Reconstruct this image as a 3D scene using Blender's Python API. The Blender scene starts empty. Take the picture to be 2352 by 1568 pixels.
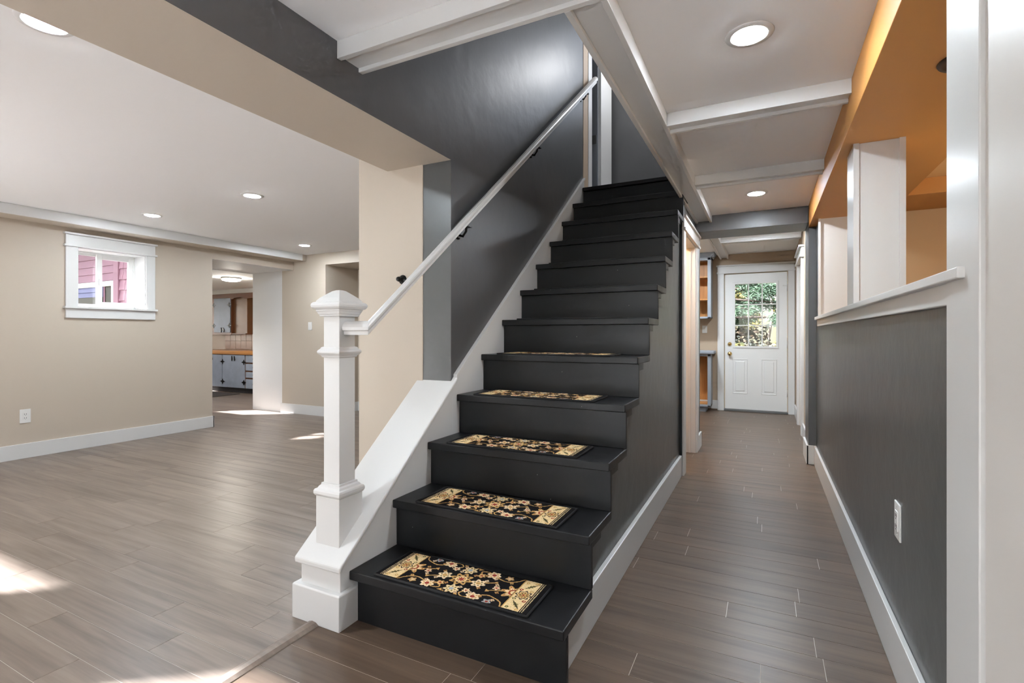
import bpy, bmesh, math, random
import numpy as np
from mathutils import Vector, Matrix
random.seed(7)
S = bpy.context.scene
COL = S.collection
PI = math.pi

# ------------------------------------------------------------------ camera, world, sun, exposure
FPX, TH, CY, H = 1152.8, 0.4666, 768.6, 1.165
cam_d = bpy.data.cameras.new('camera')
cam_d.sensor_width = 36.0
cam_d.lens = FPX / 2352 * 36.0
cam_d.shift_y = -(784 - CY) / 2352
cam_d.clip_start = 0.02
cam = bpy.data.objects.new('camera', cam_d)
COL.objects.link(cam)
cam.location = (0, 0, H)
cam.rotation_euler = (PI / 2, 0, TH)
S.camera = cam

w = bpy.data.worlds.new('sky')
S.world = w
w.use_nodes = True
nt = w.node_tree
bg = nt.nodes['Background']
sky = nt.nodes.new('ShaderNodeTexSky')
sky.sky_type = 'NISHITA'
sky.sun_disc = False
SUN_DIR = Vector((1.5, 1.07, -1.47)).normalized()
sky.sun_elevation = math.asin(-SUN_DIR.z)
sky.sun_rotation = math.atan2(-SUN_DIR.x, -SUN_DIR.y)
sky.air_density = 1.0
sky.dust_density = 1.5
hs = nt.nodes.new('ShaderNodeHueSaturation')
hs.inputs['Saturation'].default_value = 0.45
nt.links.new(sky.outputs[0], hs.inputs['Color'])
nt.links.new(hs.outputs[0], bg.inputs[0])
bg.inputs[1].default_value = 0.34

sun_d = bpy.data.lights.new('sun', 'SUN')
sun_d.energy = 26.0
sun_d.angle = 0.03
sun_d.color = (0.93, 0.98, 1.05)
sun = bpy.data.objects.new('sun', sun_d)
COL.objects.link(sun)
sun.location = (-8, -6, 8)
sun.rotation_euler = SUN_DIR.to_track_quat('-Z', 'Y').to_euler()

S.view_settings.view_transform = 'Standard'
S.view_settings.look = 'None'
S.view_settings.gamma = 1.0
S.view_settings.use_curve_mapping = False
S.view_settings.exposure = 1.18
LAMP = 260.0          # radiance of the recessed lamp lenses
S.cycles.use_denoising = True
S.cycles.max_bounces = 6
S.cycles.diffuse_bounces = 4
S.cycles.glossy_bounces = 2
S.cycles.use_adaptive_sampling = True
S.cycles.adaptive_threshold = 0.1
S.cycles.adaptive_min_samples = 16
S.cycles.use_light_tree = False
S.cycles.transparent_max_bounces = 12
S.cycles.sample_clamp_indirect = 6.0
S.cycles.caustics_reflective = False
S.cycles.caustics_refractive = False


def portal(loc, size_x, size_y, direction):
    """sampling portal in a window opening (emits nothing itself)"""
    d = bpy.data.lights.new('window_portal', 'AREA')
    d.shape = 'RECTANGLE'
    d.size, d.size_y = size_x, size_y
    d.cycles.is_portal = True
    o = bpy.data.objects.new('window_portal', d)
    COL.objects.link(o)
    o.location = loc
    o.rotation_euler = Vector(direction).to_track_quat('-Z', 'Z' if abs(direction[2]) < .5 else 'Y').to_euler()
    return o


portal((-6.53, 2.887, 1.755), 0.63, 0.61, (1, 0, 0))
portal((-5.52, -0.49, 1.25), 0.95, 1.9, (0, 1, 0))
portal((-3.64, -0.49, 1.25), 0.44, 1.9, (0, 1, 0))
portal((-0.8, -1.63, 1.05), 2.2, 2.1, (0, 1, 0))
portal((-4.45, -0.49, 0.7), 1.0, 1.0, (0, 1, 0))
portal((-6.53, 0.05, 0.75), 0.7, 1.1, (1, 0, 0))
portal((-0.7, 5.52, 4.2), 1.1, 1.1, (0, -1, 0))
portal((-0.128, 8.47, 1.47), 0.56, 0.95, (0, -1, 0))
portal((-7.95, 4.17, 1.02), 0.9, .65, (0, 1, 0))
portal((-2.28, 6.9, 1.7), 2.0, 1.0, (1, 0, 0))
portal((-12.05, 5.6, 1.5), 1.2, 1.0, (1, 0, 0))

# ------------------------------------------------------------------ materials
MATS = {}


def srgb(r, g, b):
    f = lambda c: (c / 12.92 if c <= 0.04045 else ((c + 0.055) / 1.055) ** 2.4)
    return tuple(f(c / 255.0) for c in (r, g, b)) + (1.0,)


def mat(name, color, rough=0.5, metal=0.0, spec=0.5, bump=None, vary=None, coat=0.0):
    """principled material; bump=(scale,strength,distance) fine relief; vary=(scale,amount) soft tone variation"""
    m = bpy.data.materials.new(name)
    m.use_nodes = True
    t = m.node_tree
    b = t.nodes['Principled BSDF']
    b.inputs['Base Color'].default_value = color if len(color) == 4 else tuple(color) + (1.0,)
    b.inputs['Roughness'].default_value = rough
    b.inputs['Metallic'].default_value = metal
    b.inputs['Specular IOR Level'].default_value = spec
    b.inputs['Coat Weight'].default_value = coat
    geo = t.nodes.new('ShaderNodeNewGeometry')
    if vary:
        n = t.nodes.new('ShaderNodeTexNoise')
        n.inputs['Scale'].default_value = vary[0]
        n.inputs['Detail'].default_value = 4
        t.links.new(geo.outputs['Position'], n.inputs['Vector'])
        mx = t.nodes.new('ShaderNodeMix')
        mx.data_type = 'RGBA'
        c = b.inputs['Base Color'].default_value
        mx.inputs[6].default_value = tuple(min(1, v * (1 - vary[1])) for v in c[:3]) + (1,)
        mx.inputs[7].default_value = tuple(min(1, v * (1 + vary[1])) for v in c[:3]) + (1,)
        t.links.new(n.outputs['Fac'], mx.inputs[0])
        t.links.new(mx.outputs[2], b.inputs['Base Color'])
    if bump:
        n2 = t.nodes.new('ShaderNodeTexNoise')
        n2.inputs['Scale'].default_value = bump[0]
        n2.inputs['Detail'].default_value = 3
        t.links.new(geo.outputs['Position'], n2.inputs['Vector'])
        bp = t.nodes.new('ShaderNodeBump')
        bp.inputs['Strength'].default_value = bump[1]
        bp.inputs['Distance'].default_value = bump[2]
        t.links.new(n2.outputs['Fac'], bp.inputs['Height'])
        t.links.new(bp.outputs['Normal'], b.inputs['Normal'])
    MATS[name] = m
    return m


def emis(name, color, strength):
    m = bpy.data.materials.new(name)
    m.use_nodes = True
    t = m.node_tree
    t.nodes.clear()
    e = t.nodes.new('ShaderNodeEmission')
    e.inputs[0].default_value = tuple(color) + (1,)
    e.inputs[1].default_value = strength
    o = t.nodes.new('ShaderNodeOutputMaterial')
    t.links.new(e.outputs[0], o.inputs[0])
    MATS[name] = m
    return m


def glass(name, tint=(1, 1, 1)):
    """thin window pane: mostly see-through with a Fresnel reflection"""
    m = bpy.data.materials.new(name)
    m.use_nodes = True
    t = m.node_tree
    t.nodes.clear()
    tr = t.nodes.new('ShaderNodeBsdfTransparent')
    tr.inputs[0].default_value = tuple(tint) + (1,)
    gl = t.nodes.new('ShaderNodeBsdfGlossy')
    gl.inputs['Roughness'].default_value = 0.02
    lw = t.nodes.new('ShaderNodeLayerWeight')
    lw.inputs[0].default_value = 0.5
    pw = t.nodes.new('ShaderNodeMath')
    pw.operation = 'POWER'
    pw.inputs[1].default_value = 4.0
    t.links.new(lw.outputs['Facing'], pw.inputs[0])
    fr = t.nodes.new('ShaderNodeMath')
    fr.operation = 'MULTIPLY_ADD'
    fr.inputs[1].default_value = 0.6
    fr.inputs[2].default_value = 0.025
    t.links.new(pw.outputs[0], fr.inputs[0])
    mx = t.nodes.new('ShaderNodeMixShader')
    o = t.nodes.new('ShaderNodeOutputMaterial')
    t.links.new(fr.outputs[0], mx.inputs[0])
    t.links.new(tr.outputs[0], mx.inputs[1])
    t.links.new(gl.outputs[0], mx.inputs[2])
    t.links.new(mx.outputs[0], o.inputs[0])
    MATS[name] = m
    return m


def wood(name, dark, light, along='X', scale=1.0, rough=0.4, per_object=0.0, bands=5.0, fine=40.0, gloss_bump=0.05):
    """streaky grain running along an axis; per_object>0 shifts each board's tone"""
    m = bpy.data.materials.new(name)
    m.use_nodes = True
    t = m.node_tree
    L = t.links.new
    b = t.nodes['Principled BSDF']
    b.inputs['Roughness'].default_value = rough
    b.inputs['Specular IOR Level'].default_value = 0.32
    geo = t.nodes.new('ShaderNodeNewGeometry')
    info = t.nodes.new('ShaderNodeObjectInfo')
    rnd = t.nodes.new('ShaderNodeMath')
    rnd.operation = 'ADD'
    L(info.outputs['Random'], rnd.inputs[0])
    L(geo.outputs['Random Per Island'], rnd.inputs[1])
    off = t.nodes.new('ShaderNodeVectorMath')
    off.operation = 'SCALE'
    off.inputs[0].default_value = (37.0, 53.0, 11.0)
    L(rnd.outputs[0], off.inputs['Scale'])
    add = t.nodes.new('ShaderNodeVectorMath')
    add.operation = 'ADD'
    L(geo.outputs['Position'], add.inputs[0])
    L(off.outputs[0], add.inputs[1])

    def streak(sl, sc, det, dist=0.4):
        mp = t.nodes.new('ShaderNodeMapping')
        v = {'X': (sl, sc, sc), 'Y': (sc, sl, sc), 'Z': (sc, sc, sl)}[along]
        mp.inputs['Scale'].default_value = tuple(k * scale for k in v)
        L(add.outputs[0], mp.inputs[0])
        n = t.nodes.new('ShaderNodeTexNoise')
        n.inputs['Scale'].default_value = 1.0
        n.inputs['Detail'].default_value = det
        n.inputs['Roughness'].default_value = 0.6
        n.inputs['Distortion'].default_value = dist
        L(mp.outputs[0], n.inputs['Vector'])
        return n.outputs['Fac']
    s1 = streak(1.1, bands * 3.2, 3)
    s2 = streak(2.0, fine * 2.2, 4, 0.1)
    a = t.nodes.new('ShaderNodeMath')
    a.operation = 'MULTIPLY_ADD'
    L(s2, a.inputs[0])
    a.inputs[1].default_value = 0.35
    L(s1, a.inputs[2])
    c = t.nodes.new('ShaderNodeMath')
    c.operation = 'MULTIPLY_ADD'
    L(rnd.outputs[0], c.inputs[0])
    c.inputs[1].default_value = per_object
    L(a.outputs[0], c.inputs[2])
    ramp = t.nodes.new('ShaderNodeValToRGB')
    ramp.color_ramp.elements[0].position = 0.30 + per_object * .5
    ramp.color_ramp.elements[0].color = dark
    ramp.color_ramp.elements[1].position = 0.92 + per_object * .5
    ramp.color_ramp.elements[1].color = light
    L(c.outputs[0], ramp.inputs[0])
    L(ramp.outputs[0], b.inputs['Base Color'])
    bp = t.nodes.new('ShaderNodeBump')
    bp.inputs['Strength'].default_value = gloss_bump
    bp.inputs['Distance'].default_value = 0.002
    L(s2, bp.inputs['Height'])
    L(bp.outputs['Normal'], b.inputs['Normal'])
    MATS[name] = m
    return m


mat('trim_white', (0.66, 0.655, 0.645), 0.32, bump=(60, 0.05, 0.002))
mat('jamb_white', (0.72, 0.72, 0.72), 0.5)
mat('trim_warm', (0.70, 0.665, 0.63), 0.4)
mat('ceiling_white', (0.91, 0.91, 0.915), 0.8, bump=(25, 0.08, 0.004))
mat('beige', srgb(188, 176, 161), 0.55, bump=(45, 0.06, 0.003))
mat('tan', srgb(190, 160, 122), 0.6, bump=(45, 0.06, 0.003))
mat('vestibule_tan', srgb(178, 158, 136), 0.6, bump=(45, 0.06, 0.003))
mat('ochre', srgb(186, 130, 66), 0.55, bump=(40, 0.06, 0.003))
mat('light_ochre', srgb(228, 188, 132), 0.6)
mat('charcoal', srgb(79, 81, 81), 0.33, bump=(9, 0.22, 0.012), vary=(3, 0.07))
mat('charcoal_dark', srgb(80, 80, 81), 0.42, spec=0.7, bump=(7, 0.15, 0.02), vary=(3, 0.06))
mat('black_metal', (0.01, 0.01, 0.01), 0.3, 0.4)
mat('bronze', (0.05, 0.03, 0.02), 0.4, 0.6)
mat('brass', (0.75, 0.52, 0.2), 0.25, 1.0)
mat('steel', (0.5, 0.48, 0.45), 0.35, 1.0)
mat('plastic_white', (0.74, 0.735, 0.72), 0.3)
mat('plastic_dark', (0.12, 0.12, 0.12), 0.5)
mat('slot_dark', (0.03, 0.03, 0.03), 0.6)
mat('cabinet_blue', srgb(150, 162, 180), 0.5, vary=(8, 0.18), bump=(30, 0.1, 0.003))
mat('cabinet_grey', srgb(140, 146, 154), 0.45)
mat('brown_panel', srgb(120, 84, 56), 0.35, vary=(4, 0.25))
mat('brown_wood', srgb(112, 70, 46), 0.4, vary=(6, 0.2))
mat('tile', srgb(168, 140, 122), 0.3, vary=(15, 0.1))
mat('grout', srgb(196, 184, 170), 0.8)
mat('blue_frame', srgb(110, 130, 165), 0.5)
mat('dark_rug', srgb(62, 56, 54), 0.95, vary=(30, 0.5))
mat('black_fabric', (0.012, 0.012, 0.013), 0.9)
mat('mauve_siding', srgb(126, 92, 108), 0.7, vary=(5, 0.1))
mat('mauve_shingle', srgb(134, 98, 114), 0.75, vary=(9, 0.14))
mat('blue_siding', srgb(88, 92, 128), 0.7, vary=(5, 0.1))
mat('exterior_white', (0.85, 0.85, 0.85), 0.6)
mat('dark_window', (0.014, 0.017, 0.014), 0.35, spec=0.06, vary=(3, 0.6))
mat('bark', srgb(74, 62, 54), 0.9, bump=(20, 0.5, 0.02), vary=(6, 0.3))
mat('birch', srgb(120, 110, 100), 0.8, vary=(8, 0.3))
mat('lawn', srgb(62, 58, 36), 0.95, vary=(1.5, 0.4))
mat('reflector', srgb(228, 228, 228), 0.8, vary=(2, .08))
mat('roof_dark', (0.05, 0.05, 0.055), 0.8)
mat('slab', srgb(196, 186, 176), 0.6)
glass('glass')
emis('lens', (0.85, 0.94, 1.02), LAMP)
emis('lens_warm', (1.0, 0.72, 0.45), 40.0)
emis('lens_fill_side', (1.0, 0.86, 0.70), 30.0)
emis('lens_kitchen', (1.0, 0.94, 0.84), 70.0)
emis('lens_fill_globe', (0.97, 0.98, 1.0), 22.0)
emis('lens_closet', (1.0, 0.76, 0.46), 85.0)
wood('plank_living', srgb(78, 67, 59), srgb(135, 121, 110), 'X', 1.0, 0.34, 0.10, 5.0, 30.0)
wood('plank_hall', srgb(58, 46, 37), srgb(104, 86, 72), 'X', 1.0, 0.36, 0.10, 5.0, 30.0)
wood('oak', srgb(150, 92, 46), srgb(206, 150, 92), 'Z', 1.2, 0.4, 0.05, 6.0, 20.0)
wood('counter_wood', srgb(150, 96, 44), srgb(212, 152, 84), 'X', 1.0, 0.35, 0.0, 8.0, 20.0)


def stair_paint():
    m = mat('stair_black', (0.011, 0.0112, 0.0125), 0.36, spec=0.32, bump=(18, 0.12, 0.004))
    t = m.node_tree
    L = t.links.new
    b = t.nodes['Principled BSDF']
    geo = t.nodes.new('ShaderNodeNewGeometry')
    n = t.nodes.new('ShaderNodeTexNoise')
    n.inputs['Scale'].default_value = 6.0
    n.inputs['Detail'].default_value = 6
    L(geo.outputs['Position'], n.inputs['Vector'])
    mr = t.nodes.new('ShaderNodeMapRange')
    mr.inputs[1].default_value = 0.35
    mr.inputs[2].default_value = 0.75
    mr.inputs[3].default_value = 0.33
    mr.inputs[4].default_value = 0.43
    L(n.outputs['Fac'], mr.inputs[0])
    L(mr.outputs[0], b.inputs['Roughness'])
    v = t.nodes.new('ShaderNodeTexVoronoi')          # paint chips
    v.inputs['Scale'].default_value = 13.0
    v.inputs['Randomness'].default_value = 1.0
    L(geo.outputs['Position'], v.inputs['Vector'])
    lt = t.nodes.new('ShaderNodeMath')
    lt.operation = 'LESS_THAN'
    lt.inputs[1].default_value = 0.022
    L(v.outputs['Distance'], lt.inputs[0])
    mx = t.nodes.new('ShaderNodeMix')
    mx.data_type = 'RGBA'
    mx.inputs[6].default_value = (0.011, 0.0112, 0.0125, 1)
    mx.inputs[7].default_value = (0.35, 0.34, 0.32, 1)
    L(lt.outputs[0], mx.inputs[0])
    L(mx.outputs[2], b.inputs['Base Color'])


stair_paint()


def foliage(name, c1, c2, c3):
    m = bpy.data.materials.new(name)
    m.use_nodes = True
    t = m.node_tree
    L = t.links.new
    b = t.nodes['Principled BSDF']
    b.inputs['Roughness'].default_value = 0.7
    geo = t.nodes.new('ShaderNodeNewGeometry')
    r = t.nodes.new('ShaderNodeValToRGB')
    r.color_ramp.elements[0].color = c1
    r.color_ramp.elements[1].color = c3
    e = r.color_ramp.elements.new(0.5)
    e.color = c2
    L(geo.outputs['Random Per Island'], r.inputs[0])
    L(r.outputs[0], b.inputs['Base Color'])
    MATS[name] = m


foliage('pine_needles', srgb(26, 46, 30), srgb(50, 74, 50), srgb(78, 100, 74))
foliage('autumn_leaves', srgb(34, 44, 16), srgb(78, 76, 24), srgb(104, 84, 30))
foliage('shrub_leaves', srgb(14, 20, 11), srgb(34, 38, 18), srgb(66, 50, 28))

# ------------------------------------------------------------------ mesh helpers


class MB:
    def __init__(self):
        self.v, self.f, self.m, self.smooth = [], [], [], []
        self.mats = []

    def mi(self, name):
        if name not in self.mats:
            self.mats.append(name)
        return self.mats.index(name)

    def add(self, vs, fs, m, smooth=False):
        o = len(self.v)
        self.v += [tuple(p) for p in vs]
        for k, q in enumerate(fs):
            self.f.append([i + o for i in q])
            self.m.append(self.mi(m[k] if isinstance(m, (list, tuple)) else m))
            self.smooth.append(smooth)
        return self

    def box(self, x0, x1, y0, y1, z0, z1, m, px=None, nx=None, py=None, ny=None, pz=None, nz=None):
        vs = [(x, y, z) for z in (z0, z1) for y in (y0, y1) for x in (x0, x1)]
        fs = [(0, 2, 3, 1), (4, 5, 7, 6), (0, 1, 5, 4), (2, 6, 7, 3), (0, 4, 6, 2), (1, 3, 7, 5)]
        return self.add(vs, fs, [nz or m, pz or m, ny or m, py or m, nx or m, px or m])

    def prism(self, pts, axis, a0, a1, m):
        """extrude a 2-D outline: axis X -> pts are (y,z); Y -> (x,z); Z -> (x,y)"""
        def P(p, a):
            return {'X': (a, p[0], p[1]), 'Y': (p[0], a, p[1]), 'Z': (p[0], p[1], a)}[axis]
        n = len(pts)
        vs = [P(p, a0) for p in pts] + [P(p, a1) for p in pts]
        fs = [tuple(range(n)), tuple(range(2 * n - 1, n - 1, -1))]
        fs += [(i, i + n, (i + 1) % n + n, (i + 1) % n) for i in range(n)]
        return self.add(vs, fs, m)

    def square_rings(self, cx, cy, prof, m):
        vs, fs = [], []
        for h, z in prof:
            vs += [(cx - h, cy - h, z), (cx + h, cy - h, z), (cx + h, cy + h, z), (cx - h, cy + h, z)]
        for k in range(len(prof) - 1):
            for i in range(4):
                j = (i + 1) % 4
                fs.append((4 * k + i, 4 * k + j, 4 * k + 4 + j, 4 * k + 4 + i))
        fs.append((3, 2, 1, 0))
        e = 4 * (len(prof) - 1)
        fs.append((e, e + 1, e + 2, e + 3))
        return self.add(vs, fs, m)

    def lathe(self, c, prof, m, n=28, axis='Z', smooth=True):
        """profile of (radius, offset along the axis) turned about a line through c"""
        vs, fs = [], []
        for r, h in prof:
            for k in range(n):
                a = 2 * PI * k / n
                u, v = r * math.cos(a), r * math.sin(a)
                vs.append({'Z': (c[0] + u, c[1] + v, c[2] + h), 'Y': (c[0] + u, c[1] + h, c[2] - v), 'X': (c[0] + h, c[1] + u, c[2] + v)}[axis])
        for k in range(len(prof) - 1):
            for i in range(n):
                j = (i + 1) % n
                fs.append((k * n + i, k * n + j, (k + 1) * n + j, (k + 1) * n + i))
        self.add(vs, fs, m, smooth)
        cap = []
        if prof[0][0] > 1e-4:
            cap.append(tuple(range(n - 1, -1, -1)))
        if prof[-1][0] > 1e-4:
            cap.append(tuple(range((len(prof) - 1) * n, len(prof) * n)))
        if cap:
            o = len(self.v) - len(vs)
            for q in cap:
                self.f.append([i + o for i in q])
                self.m.append(self.mi(m))
                self.smooth.append(False)
        return self

    def tube(self, pts, r, m, n=10):
        pts = [Vector(p) for p in pts]
        rs = r if isinstance(r, (list, tuple)) else [r] * len(pts)
        vs, fs = [], []
        for k, p in enumerate(pts):
            d = (pts[min(k + 1, len(pts) - 1)] - pts[max(k - 1, 0)]).normalized()
            up = Vector((0, 0, 1)) if abs(d.z) < 0.9 else Vector((0, 1, 0))
            a = d.cross(up).normalized()
            b = a.cross(d).normalized()
            for i in range(n):
                t = 2 * PI * i / n
                vs.append(p + (a * math.cos(t) + b * math.sin(t)) * rs[k])
        for k in range(len(pts) - 1):
            for i in range(n):
                j = (i + 1) % n
                fs.append((k * n + i, k * n + j, (k + 1) * n + j, (k + 1) * n + i))
        fs.append(tuple(range(n - 1, -1, -1)))
        fs.append(tuple(range((len(pts) - 1) * n, len(pts) * n)))
        return self.add(vs, fs, m, True)

    def build(self, name, parent=None, bevel=0.0, seg=2):
        me = bpy.data.meshes.new(name)
        me.from_pydata(self.v, [], self.f)
        for n in self.mats:
            me.materials.append(MATS[n])
        me.polygons.foreach_set('material_index', self.m)
        me.polygons.foreach_set('use_smooth', self.smooth)
        me.validate()
        bm = bmesh.new()
        bm.from_mesh(me)
        bmesh.ops.recalc_face_normals(bm, faces=bm.faces)
        bm.to_mesh(me)
        bm.free()
        me.update()
        o = bpy.data.objects.new(name, me)
        COL.objects.link(o)
        if parent:
            o.parent = parent
            o.matrix_parent_inverse = Matrix.Translation(-Vector(parent.location))
        if bevel:
            b = o.modifiers.new('edge', 'BEVEL')
            b.width = bevel
            b.segments = seg
            b.limit_method = 'ANGLE'
            b.harden_normals = False
        return o


def tag(o, label=None, cat=None, group=None, kind=None):
    for k, v in (('label', label), ('category', cat), ('group', group), ('kind', kind)):
        if v:
            o[k] = v
    return o


def empty(name, loc, label=None, cat=None, group=None, kind=None):
    o = bpy.data.objects.new(name, None)
    COL.objects.link(o)
    o.location = loc
    o.empty_display_size = 0.05
    return tag(o, label, cat, group, kind)


def struct(mb, name, label, bevel=0.0, parent=None):
    o = mb.build(name, parent, bevel)
    return tag(o, label, None, None, 'structure')


def copy_tree(o, parent=None):
    c = o.copy()
    COL.objects.link(c)
    c.parent = parent
    for ch in list(o.children):
        copy_tree(ch, c)
    return c


def proj(x, y, z):
    d = -math.sin(TH) * x + math.cos(TH) * y
    if d < 0.05:
        return None
    r = math.cos(TH) * x + math.sin(TH) * y
    return 1176 + FPX * r / d, CY - FPX * (z - H) / d, d


CZ = 2.33            # main ceiling
WX = -1.515          # stair wall plane
RISE, RUN, Y0 = 0.21, 0.2641, 1.5174
nose = lambda i: Y0 + (i - 1) * RUN

# ------------------------------------------------------------------ floors
ROW = 0.1334
PH = 1.7145


def make_floor(name, label, rects, pm, first_joints):
    fl = MB()
    for (x0, x1, y0, y1) in rects:
        fl.box(x0, x1, y0, y1, -0.20, -0.0009, 'slab')
    f = struct(fl, name, label)
    unit = MB().box(-.5, .5, -.5, .5, -.5, .5, pm)
    proto = None
    rest = MB()
    n = 0
    rng = random.Random(len(name))
    for (x0, x1, y0, y1) in rects:
        k0 = int(math.floor((y0 - PH) / ROW))
        k1 = int(math.ceil((y1 - PH) / ROW))
        for k in range(k0, k1):
            ya, yb = max(y0, PH + k * ROW), min(y1, PH + (k + 1) * ROW)
            if yb - ya < 0.01:
                continue
            xs = [x0]
            if k in first_joints and x0 < first_joints[k] < x1:
                j = first_joints[k]
            else:
                j = x0 + rng.uniform(0.15, 1.2)
            while j - rng.uniform(.6, 1.22) > x0 + .15:
                j -= rng.uniform(0.7, 1.22)
            if j < x0 + .12:
                j = x0 + rng.uniform(.3, 1.1)
            if k in first_joints and x0 < first_joints[k] < x1:
                j = first_joints[k]
                back = []
                b = j - rng.uniform(.8, 1.22)
                while b > x0 + .15:
                    back.append(b)
                    b -= rng.uniform(.8, 1.22)
                xs += back[::-1]
            while j < x1 - 0.12:
                xs.append(j)
                j += rng.uniform(0.7, 1.22)
            xs.append(x1)
            for a, b in zip(xs[:-1], xs[1:]):
                g = 0.001
                bx = (a + g, b - g, ya + g, yb - g)
                show = False
                for px in (a + .02, (a + b) / 2, b - .02):
                    q1, q2 = proj(px, ya, 0), proj(px, yb, 0)
                    if q1 and q2 and -80 < q1[0] < 2440 and q2[1] < 1620 and q1[1] - q2[1] > 7.5:
                        show = True
                if show and n < 300:
                    if proto is None:
                        o = proto = unit.build('plank', f)
                        bv = o.modifiers.new('edge', 'BEVEL')
                        bv.width = 0.0011
                        bv.segments = 1
                    else:
                        o = bpy.data.objects.new('plank', proto.data)
                        COL.objects.link(o)
                        o.parent = f
                    o.location = ((bx[0] + bx[1]) / 2, (bx[2] + bx[3]) / 2, -0.006)
                    o.scale = (bx[1] - bx[0], bx[3] - bx[2], 0.012)
                    n += 1
                else:
                    rest.box(*bx, -0.012, 0.0, pm)
    if proto:
        proto.modifiers.clear()
    if rest.f:
        o = rest.build('plank_field', f)
        o['kind'] = 'stuff'
    return f


def krow(y):
    return int(round((y - PH) / ROW))


lr_j = {krow(1.052): -2.03, krow(1.186): -2.26, krow(0.785): -2.20, krow(0.918): -2.62, krow(1.586): -2.272,
        krow(1.76): -3.48, krow(1.65): -3.27, krow(1.88): -2.907, krow(1.73): -2.525, krow(1.458): -1.913}
make_floor('floor_living', 'light grey-brown plank floor of the living room', [(-6.25, -1.64, -0.4, 5.84)], 'plank_living', lr_j)
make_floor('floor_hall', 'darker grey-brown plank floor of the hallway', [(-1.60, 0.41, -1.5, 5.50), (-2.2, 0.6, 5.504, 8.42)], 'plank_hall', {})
f = MB()
f.box(-12.0, -6.25, 3.98, 7.1, -0.2, 0.0, 'plank_living')
f.box(-1.64, -1.60, -1.5, 5.5, -0.2, -0.012, 'slab').box(-2.2, -1.6, -1.5, -0.4, -0.2, 0.0, 'plank_hall')
struct(f, 'floor_kitchen', 'sunlit pale plank floor of the kitchen beyond the doorway')
struct(MB().box(0.41, 3.0, 0.6, 5.2, -0.2, 0.0, 'plank_hall'), 'floor_side_room', 'floor of the ochre side room behind the half wall')
m = MB().prism([(-1.65, 0.0005), (-1.645, 0.009), (-1.63, 0.013), (-1.610, 0.011), (-1.596, 0.003), (-1.594, 0.0005)], 'Y', -0.4, 1.448, 'plank_living')
struct(m, 'trim_1', 'raised wood threshold strip running to the newel post')

# ------------------------------------------------------------------ ceilings
c = MB()
c.box(-6.65, -1.95, -0.45, 5.9, CZ, CZ + .15, 'ceiling_white')
struct(c, 'ceiling_living', 'smooth white living room ceiling')
c = MB()
c.box(-2.25, 0.41, -1.65, 1.47, CZ, CZ + .19, 'ceiling_white')
c.box(-0.61, 0.41, 1.47, 5.66, CZ, CZ + .19, 'ceiling_white', nx='charcoal_dark')
c.box(-1.515, -0.61, 4.50, 5.66, CZ, 2.515, 'ceiling_white')
c.box(-1.515, -0.61, 1.47, 1.605, CZ, CZ + .19, 'ceiling_white')
struct(c, 'ceiling_hall', 'white hallway ceiling between box beams')
c = MB()
c.box(-2.3, 0.75, 5.66, 8.6, 2.40, 2.55, 'ceiling_white')
struct(c, 'ceiling_vestibule', 'white vestibule ceiling by the entry door')
struct(MB().box(-12.2, -7.17, 4.21, 7.3, 2.115, 2.3, 'ceiling_white').box(-7.17, -6.53, 5.2, 7.3, 2.126, 2.3, 'ceiling_white'), 'ceiling_kitchen', 'low white kitchen ceiling')


def box_beam(name, label, x0, x1, y0, y1, zb, zt, along, lip=0.022, rec=0.016):
    m = MB()
    if along == 'X':
        m.box(x0, x1, y0, y0 + lip, zb, zt, 'trim_white')
        m.box(x0, x1, y1 - lip, y1, zb, zt, 'trim_white')
        m.box(x0, x1, y0 + lip, y1 - lip, zb + rec, zt, 'trim_white')
    else:
        m.box(x0, x0 + lip, y0, y1, zb, zt, 'trim_white')
        m.box(x1 - lip, x1, y0, y1, zb, zt, 'trim_white')
        m.box(x0 + lip, x1 - lip, y0, y1, zb + rec, zt, 'trim_white')
    return struct(m, name, label, 0.0015)


box_beam('trim_2', 'white box beam over the foot of the stairs', WX, -0.46, 1.465, 1.605, 2.26, CZ, 'X')
box_beam('trim_3', 'long white box beam along the open stairwell edge', -0.61, -0.46, 1.605, 5.25, 2.26, CZ, 'Y')
box_beam('trim_4', 'nearer white cross beam on the hallway ceiling', -0.46, 0.352, 2.725, 2.848, 2.262, CZ, 'X')
box_beam('trim_5', 'farther white cross beam on the hallway ceiling', -0.46, 0.352, 3.895, 4.022, 2.262, CZ, 'X')
box_beam('trim_6', 'white beam running along the vestibule ceiling', -0.62, -0.50, 5.66, 8.4, 2.33, 2.40, 'Y')
box_beam('trim_7', 'white cross beam on the vestibule ceiling', -0.50, 0.39, 6.9, 7.02, 2.33, 2.40, 'X')
struct(MB().box(-0.61, 0.352, 5.25, 5.66, 2.175, CZ, 'charcoal_dark').box(-2.3, 0.6, 5.62, 5.66, 2.32, 2.42, 'charcoal_dark'), 'trim_8', 'charcoal header beam across the hallway before the vestibule', 0.004)

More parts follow.
